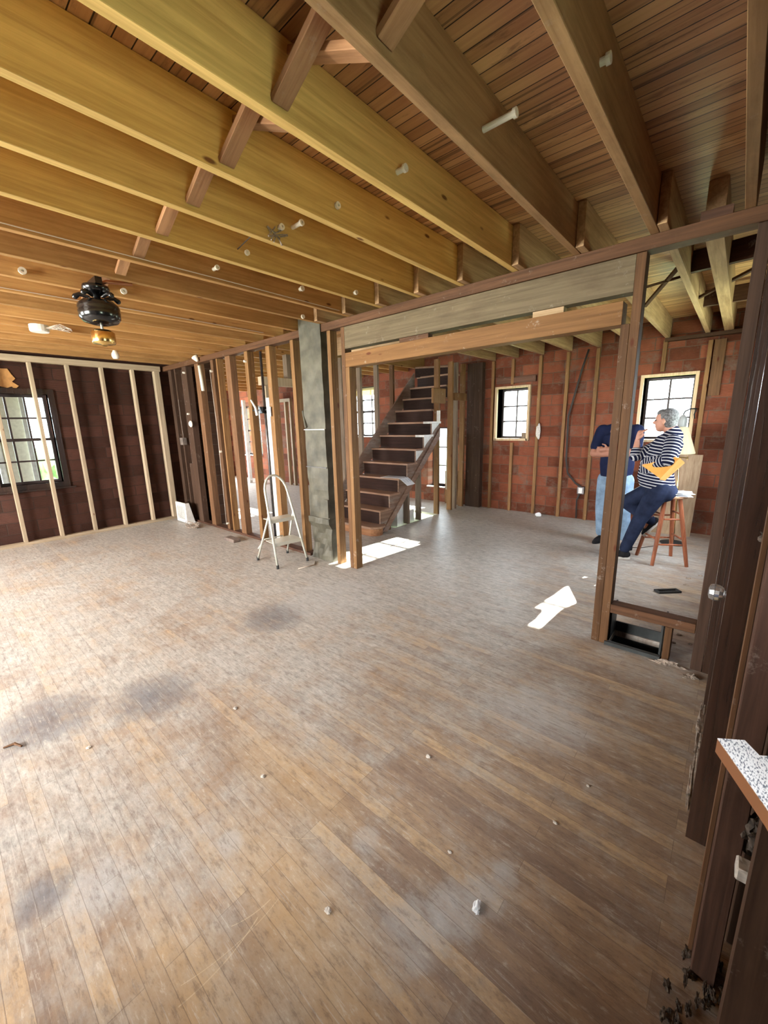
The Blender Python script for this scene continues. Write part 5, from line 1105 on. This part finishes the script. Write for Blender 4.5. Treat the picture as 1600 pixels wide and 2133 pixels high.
stripes(sw, [(V((-0.60,4.95,0.75)), V((-0.50,4.95,1.35)), 0.0, 1.9), (shL, elL, 0.3, 0.9), (elL, wrL, 0.3+(elL-shL).length, 0.85), (shR, elR, 0.7, 0.9), (elR, wrR, 0.7+(elR-shR).length, 0.9)])
def jeans(bm):
    limb(bm, [V((-0.545,4.95,0.77)), V((-0.575,4.95,0.86))], [0.128, 0.135], 1.2, V((0,1,0)))
    limb(bm, [V((-0.50,4.90,0.76)), V((-0.50, 5.0, 0.76))], [0.10, 0.10])
    for a, k, n_, e in ((hipL, kneeL, ankL, .05), (hipR, kneeR, ankR, .02)):
        limb(bm, [a-V((0,0,.02)), lerp(a, k, .4), k], [0.108, 0.094, 0.070]); limb(bm, [k, lerp(k, n_, .4), lerp(k, n_, .95)], [0.070, 0.064, 0.054])
jn = blob('jeans', jeans, 0.008, DEN, man, 4); fix(jn)
bu, bs = bmesh.new(), bmesh.new()
def mk_shoes(pairs, parent, up=SHOE, so=SOLE):
    for h, t2, u in pairs:
        store = bmesh.new()
        def f(bm, h=h, t2=t2, u=u): shoe(bm, store, h, t2, u)
        s_ = blob('shoe', f, 0.006, up, parent, 3); s_.location = -V(parent.location)
        bmesh.ops.recalc_face_normals(store, faces=store.faces); me = bpy.data.meshes.new('sole'); store.to_mesh(me); me.materials.append(so); store.free()
        so_ = bpy.data.objects.new('sole', me); C.objects.link(so_); so_.parent = s_
mk_shoes([(V((-0.745, 4.90, 0.0)), V((-1.0, 4.86, 0.0)), Z), (V((-0.52, 5.11, 0.41)), V((-0.66, 5.09, 0.22)), V((-0.8, 0, 0.55)))], man)
# short grey hair: cap over the top and back of the head
def haircap(bm):
    f = look.normalized(); l = Z.cross(f)
    R = Matrix((f, l, Z)).transposed().to_4x4()
    ell(bm, hc+f*-0.022+Z*0.030, (0.090, 0.0825, 0.088), R)
    ell(bm, hc+f*-0.045+Z*-0.025, (0.058, 0.072, 0.062), R)
    ell(bm, hc+f*0.03+Z*0.066, (0.052, 0.06, 0.042), R)
hr = blob('hair', haircap, 0.005, HAIR, man, 2); fix(hr)
eyes(man, hc, look, Z)
# envelope under his arm
t_ = empty('envelope', 'orange manila envelope held under the arm of the man in the striped sweater', 'envelope', (-0.56, 4.79, 1.0))
def quadslab(pts, th):
    bm = bmesh.new(); n_ = (pts[1]-pts[0]).cross(pts[2]-pts[0]).normalized()*th
    a = [bm.verts.new(p) for p in pts]; b2 = [bm.verts.new(p+n_) for p in pts]; k = len(pts)
    bm.faces.new(a[::-1]); bm.faces.new(b2)
    for i in range(k): bm.faces.new((a[i], a[(i+1)%k], b2[(i+1)%k], b2[i]))
    return bm
e1, e2, e3, e4 = V((-0.70, 4.745, 1.035)), V((-0.43, 4.68, 1.13)), V((-0.365, 4.70, 1.095)), V((-0.51, 4.765, 0.925))
obj('front', quadslab([e1, V((-0.545, 4.70, 1.09)), e2, V((-0.385, 4.69, 1.115)), V((-0.53, 4.775, 0.905))], 0.006), ENV, t_)
obj('flap', quadslab([V((-0.395, 4.683, 1.125)), e3, V((-0.355, 4.70, 1.08)), V((-0.495, 4.765, 0.90)), V((-0.54, 4.77, 0.905))], 0.007), ENVF, t_)

# --- man in the navy polo, standing with folded arms behind the tall post
root2 = V((-1.07, 5.45, 0)); lo2 = V((0.55, -0.8, 0))
h2 = V((-1.055, 5.44, 1.575))
aL, aR = V((-1.245, 5.46, 1.355)), V((-0.885, 5.38, 1.355))
eL_, eR_ = V((-1.30, 5.36, 1.10)), V((-0.86, 5.26, 1.12)); wL_, wR_ = V((-1.02, 5.21, 1.11)), V((-1.12, 5.24, 1.16))
hl, hr_ = V((-1.15, 5.46, 0.80)), V((-0.97, 5.42, 0.80)); kl, kr = V((-1.17, 5.44, 0.44)), V((-0.94, 5.38, 0.44)); al, ar = V((-1.16, 5.47, 0.10)), V((-0.90, 5.42, 0.10))
def body2(bm):
    limb(bm, [V((-1.06,5.44,0.82)), V((-1.06,5.43,1.1)), V((-1.065,5.44,1.34))], [0.12, 0.13, 0.10], 1.2, V((0.8,0.55,0)))
    limb(bm, [V((-1.065,5.44,1.34)), V((-1.055,5.44,1.48))], [0.062, 0.056]); head(bm, h2, lo2, Z)
    for a, k, n_ in ((hl, kl, al), (hr_, kr, ar)): limb(bm, [a, k], [0.08, 0.055]); limb(bm, [k, lerp(k, n_, .35), n_], [0.052, 0.054, 0.038])
    for a, k, n_ in ((aL, eL_, wL_), (aR, eR_, wR_)): limb(bm, [a, k], [0.056, 0.046]); limb(bm, [k, lerp(k, n_, .3), n_], [0.046, 0.047, 0.03])
    hand(bm, wL_, V((1, -0.05, 0.1)), V((0.4, 0.9, 0)), V((0.5, 0, 0.8)), V((0, -0.2, 1)), 0.4); hand(bm, wR_, V((-1, 0.2, -0.1)), V((-0.5, 0.8, 0)), V((-0.5, 0, 0.8)), V((0, -0.2, 1)), 0.4)
man2 = blob('person', body2, 0.0065, SKIN2, smooth=3, root=root2)
tag(man2, 'man in a navy polo shirt and light jeans standing with folded arms behind the post', 'person')
def polo(bm):
    sd = V((0.82, 0.55, 0))
    limb(bm, [V((-1.055,5.43,0.86)), V((-1.055,5.41,0.98)), V((-1.06,5.42,1.15)), V((-1.065,5.44,1.30)), V((-1.065, 5.44, 1.35))], [0.155, 0.165, 0.155, 0.14, 0.10], 1.12, sd)
    limb(bm, [V((-1.20,5.46,1.34)), V((-0.93,5.39,1.34))], [0.085, 0.085]); limb(bm, [aL+V((0.02,0,-.01)), V((-1.065,5.44,1.40))], [0.075, 0.07]); limb(bm, [aR+V((-0.02,0,-.01)), V((-1.065,5.44,1.40))], [0.075, 0.07])
    for a, k in ((aL, eL_), (aR, eR_)): limb(bm, [a, lerp(a, k, .35), lerp(a, k, .68)], [0.082, 0.078, 0.072])
    limb(bm, [V((-1.065,5.44,1.36)), V((-1.06,5.44,1.42))], [0.082, 0.066])
po = blob('polo_shirt', polo, 0.007, NAVY, man2, 4, shape=lambda c_: V((c_.x, c_.y, max(c_.z, 0.835)))); po.location = -V(man2.location)
def jeans2(bm):
    limb(bm, [V((-1.06,5.44,0.78)), V((-1.06,5.43,0.90))], [0.135, 0.14], 1.2, V((0.82, 0.55, 0)))
    for a, k, n_ in ((hl, kl, al), (hr_, kr, ar)): limb(bm, [a-V((0,0,.02)), lerp(a, k, .5), k], [0.112, 0.10, 0.082]); limb(bm, [k, lerp(k, n_, .5), lerp(k, n_, .93)], [0.082, 0.074, 0.068])
j2 = blob('jeans', jeans2, 0.008, DENL, man2, 4); j2.location = -V(man2.location)
mk_shoes([(V((-1.13, 5.52, 0.0)), V((-1.20, 5.28, 0.0)), Z), (V((-0.88, 5.47, 0.0)), V((-0.80, 5.24, 0.0)), Z)], man2, SHOE, SHOE)
def hair2(bm):
    f = lo2.normalized(); l = Z.cross(f); R = Matrix((f, l, Z)).transposed().to_4x4()
    ell(bm, h2+f*-0.022+Z*0.035, (0.09, 0.082, 0.087), R); ell(bm, h2+f*-0.045+Z*-0.02, (0.058, 0.072, 0.062), R)
hh = blob('hair', hair2, 0.006, HAIR, man2, 2); hh.location = -V(man2.location)
eyes(man2, h2, lo2, Z)
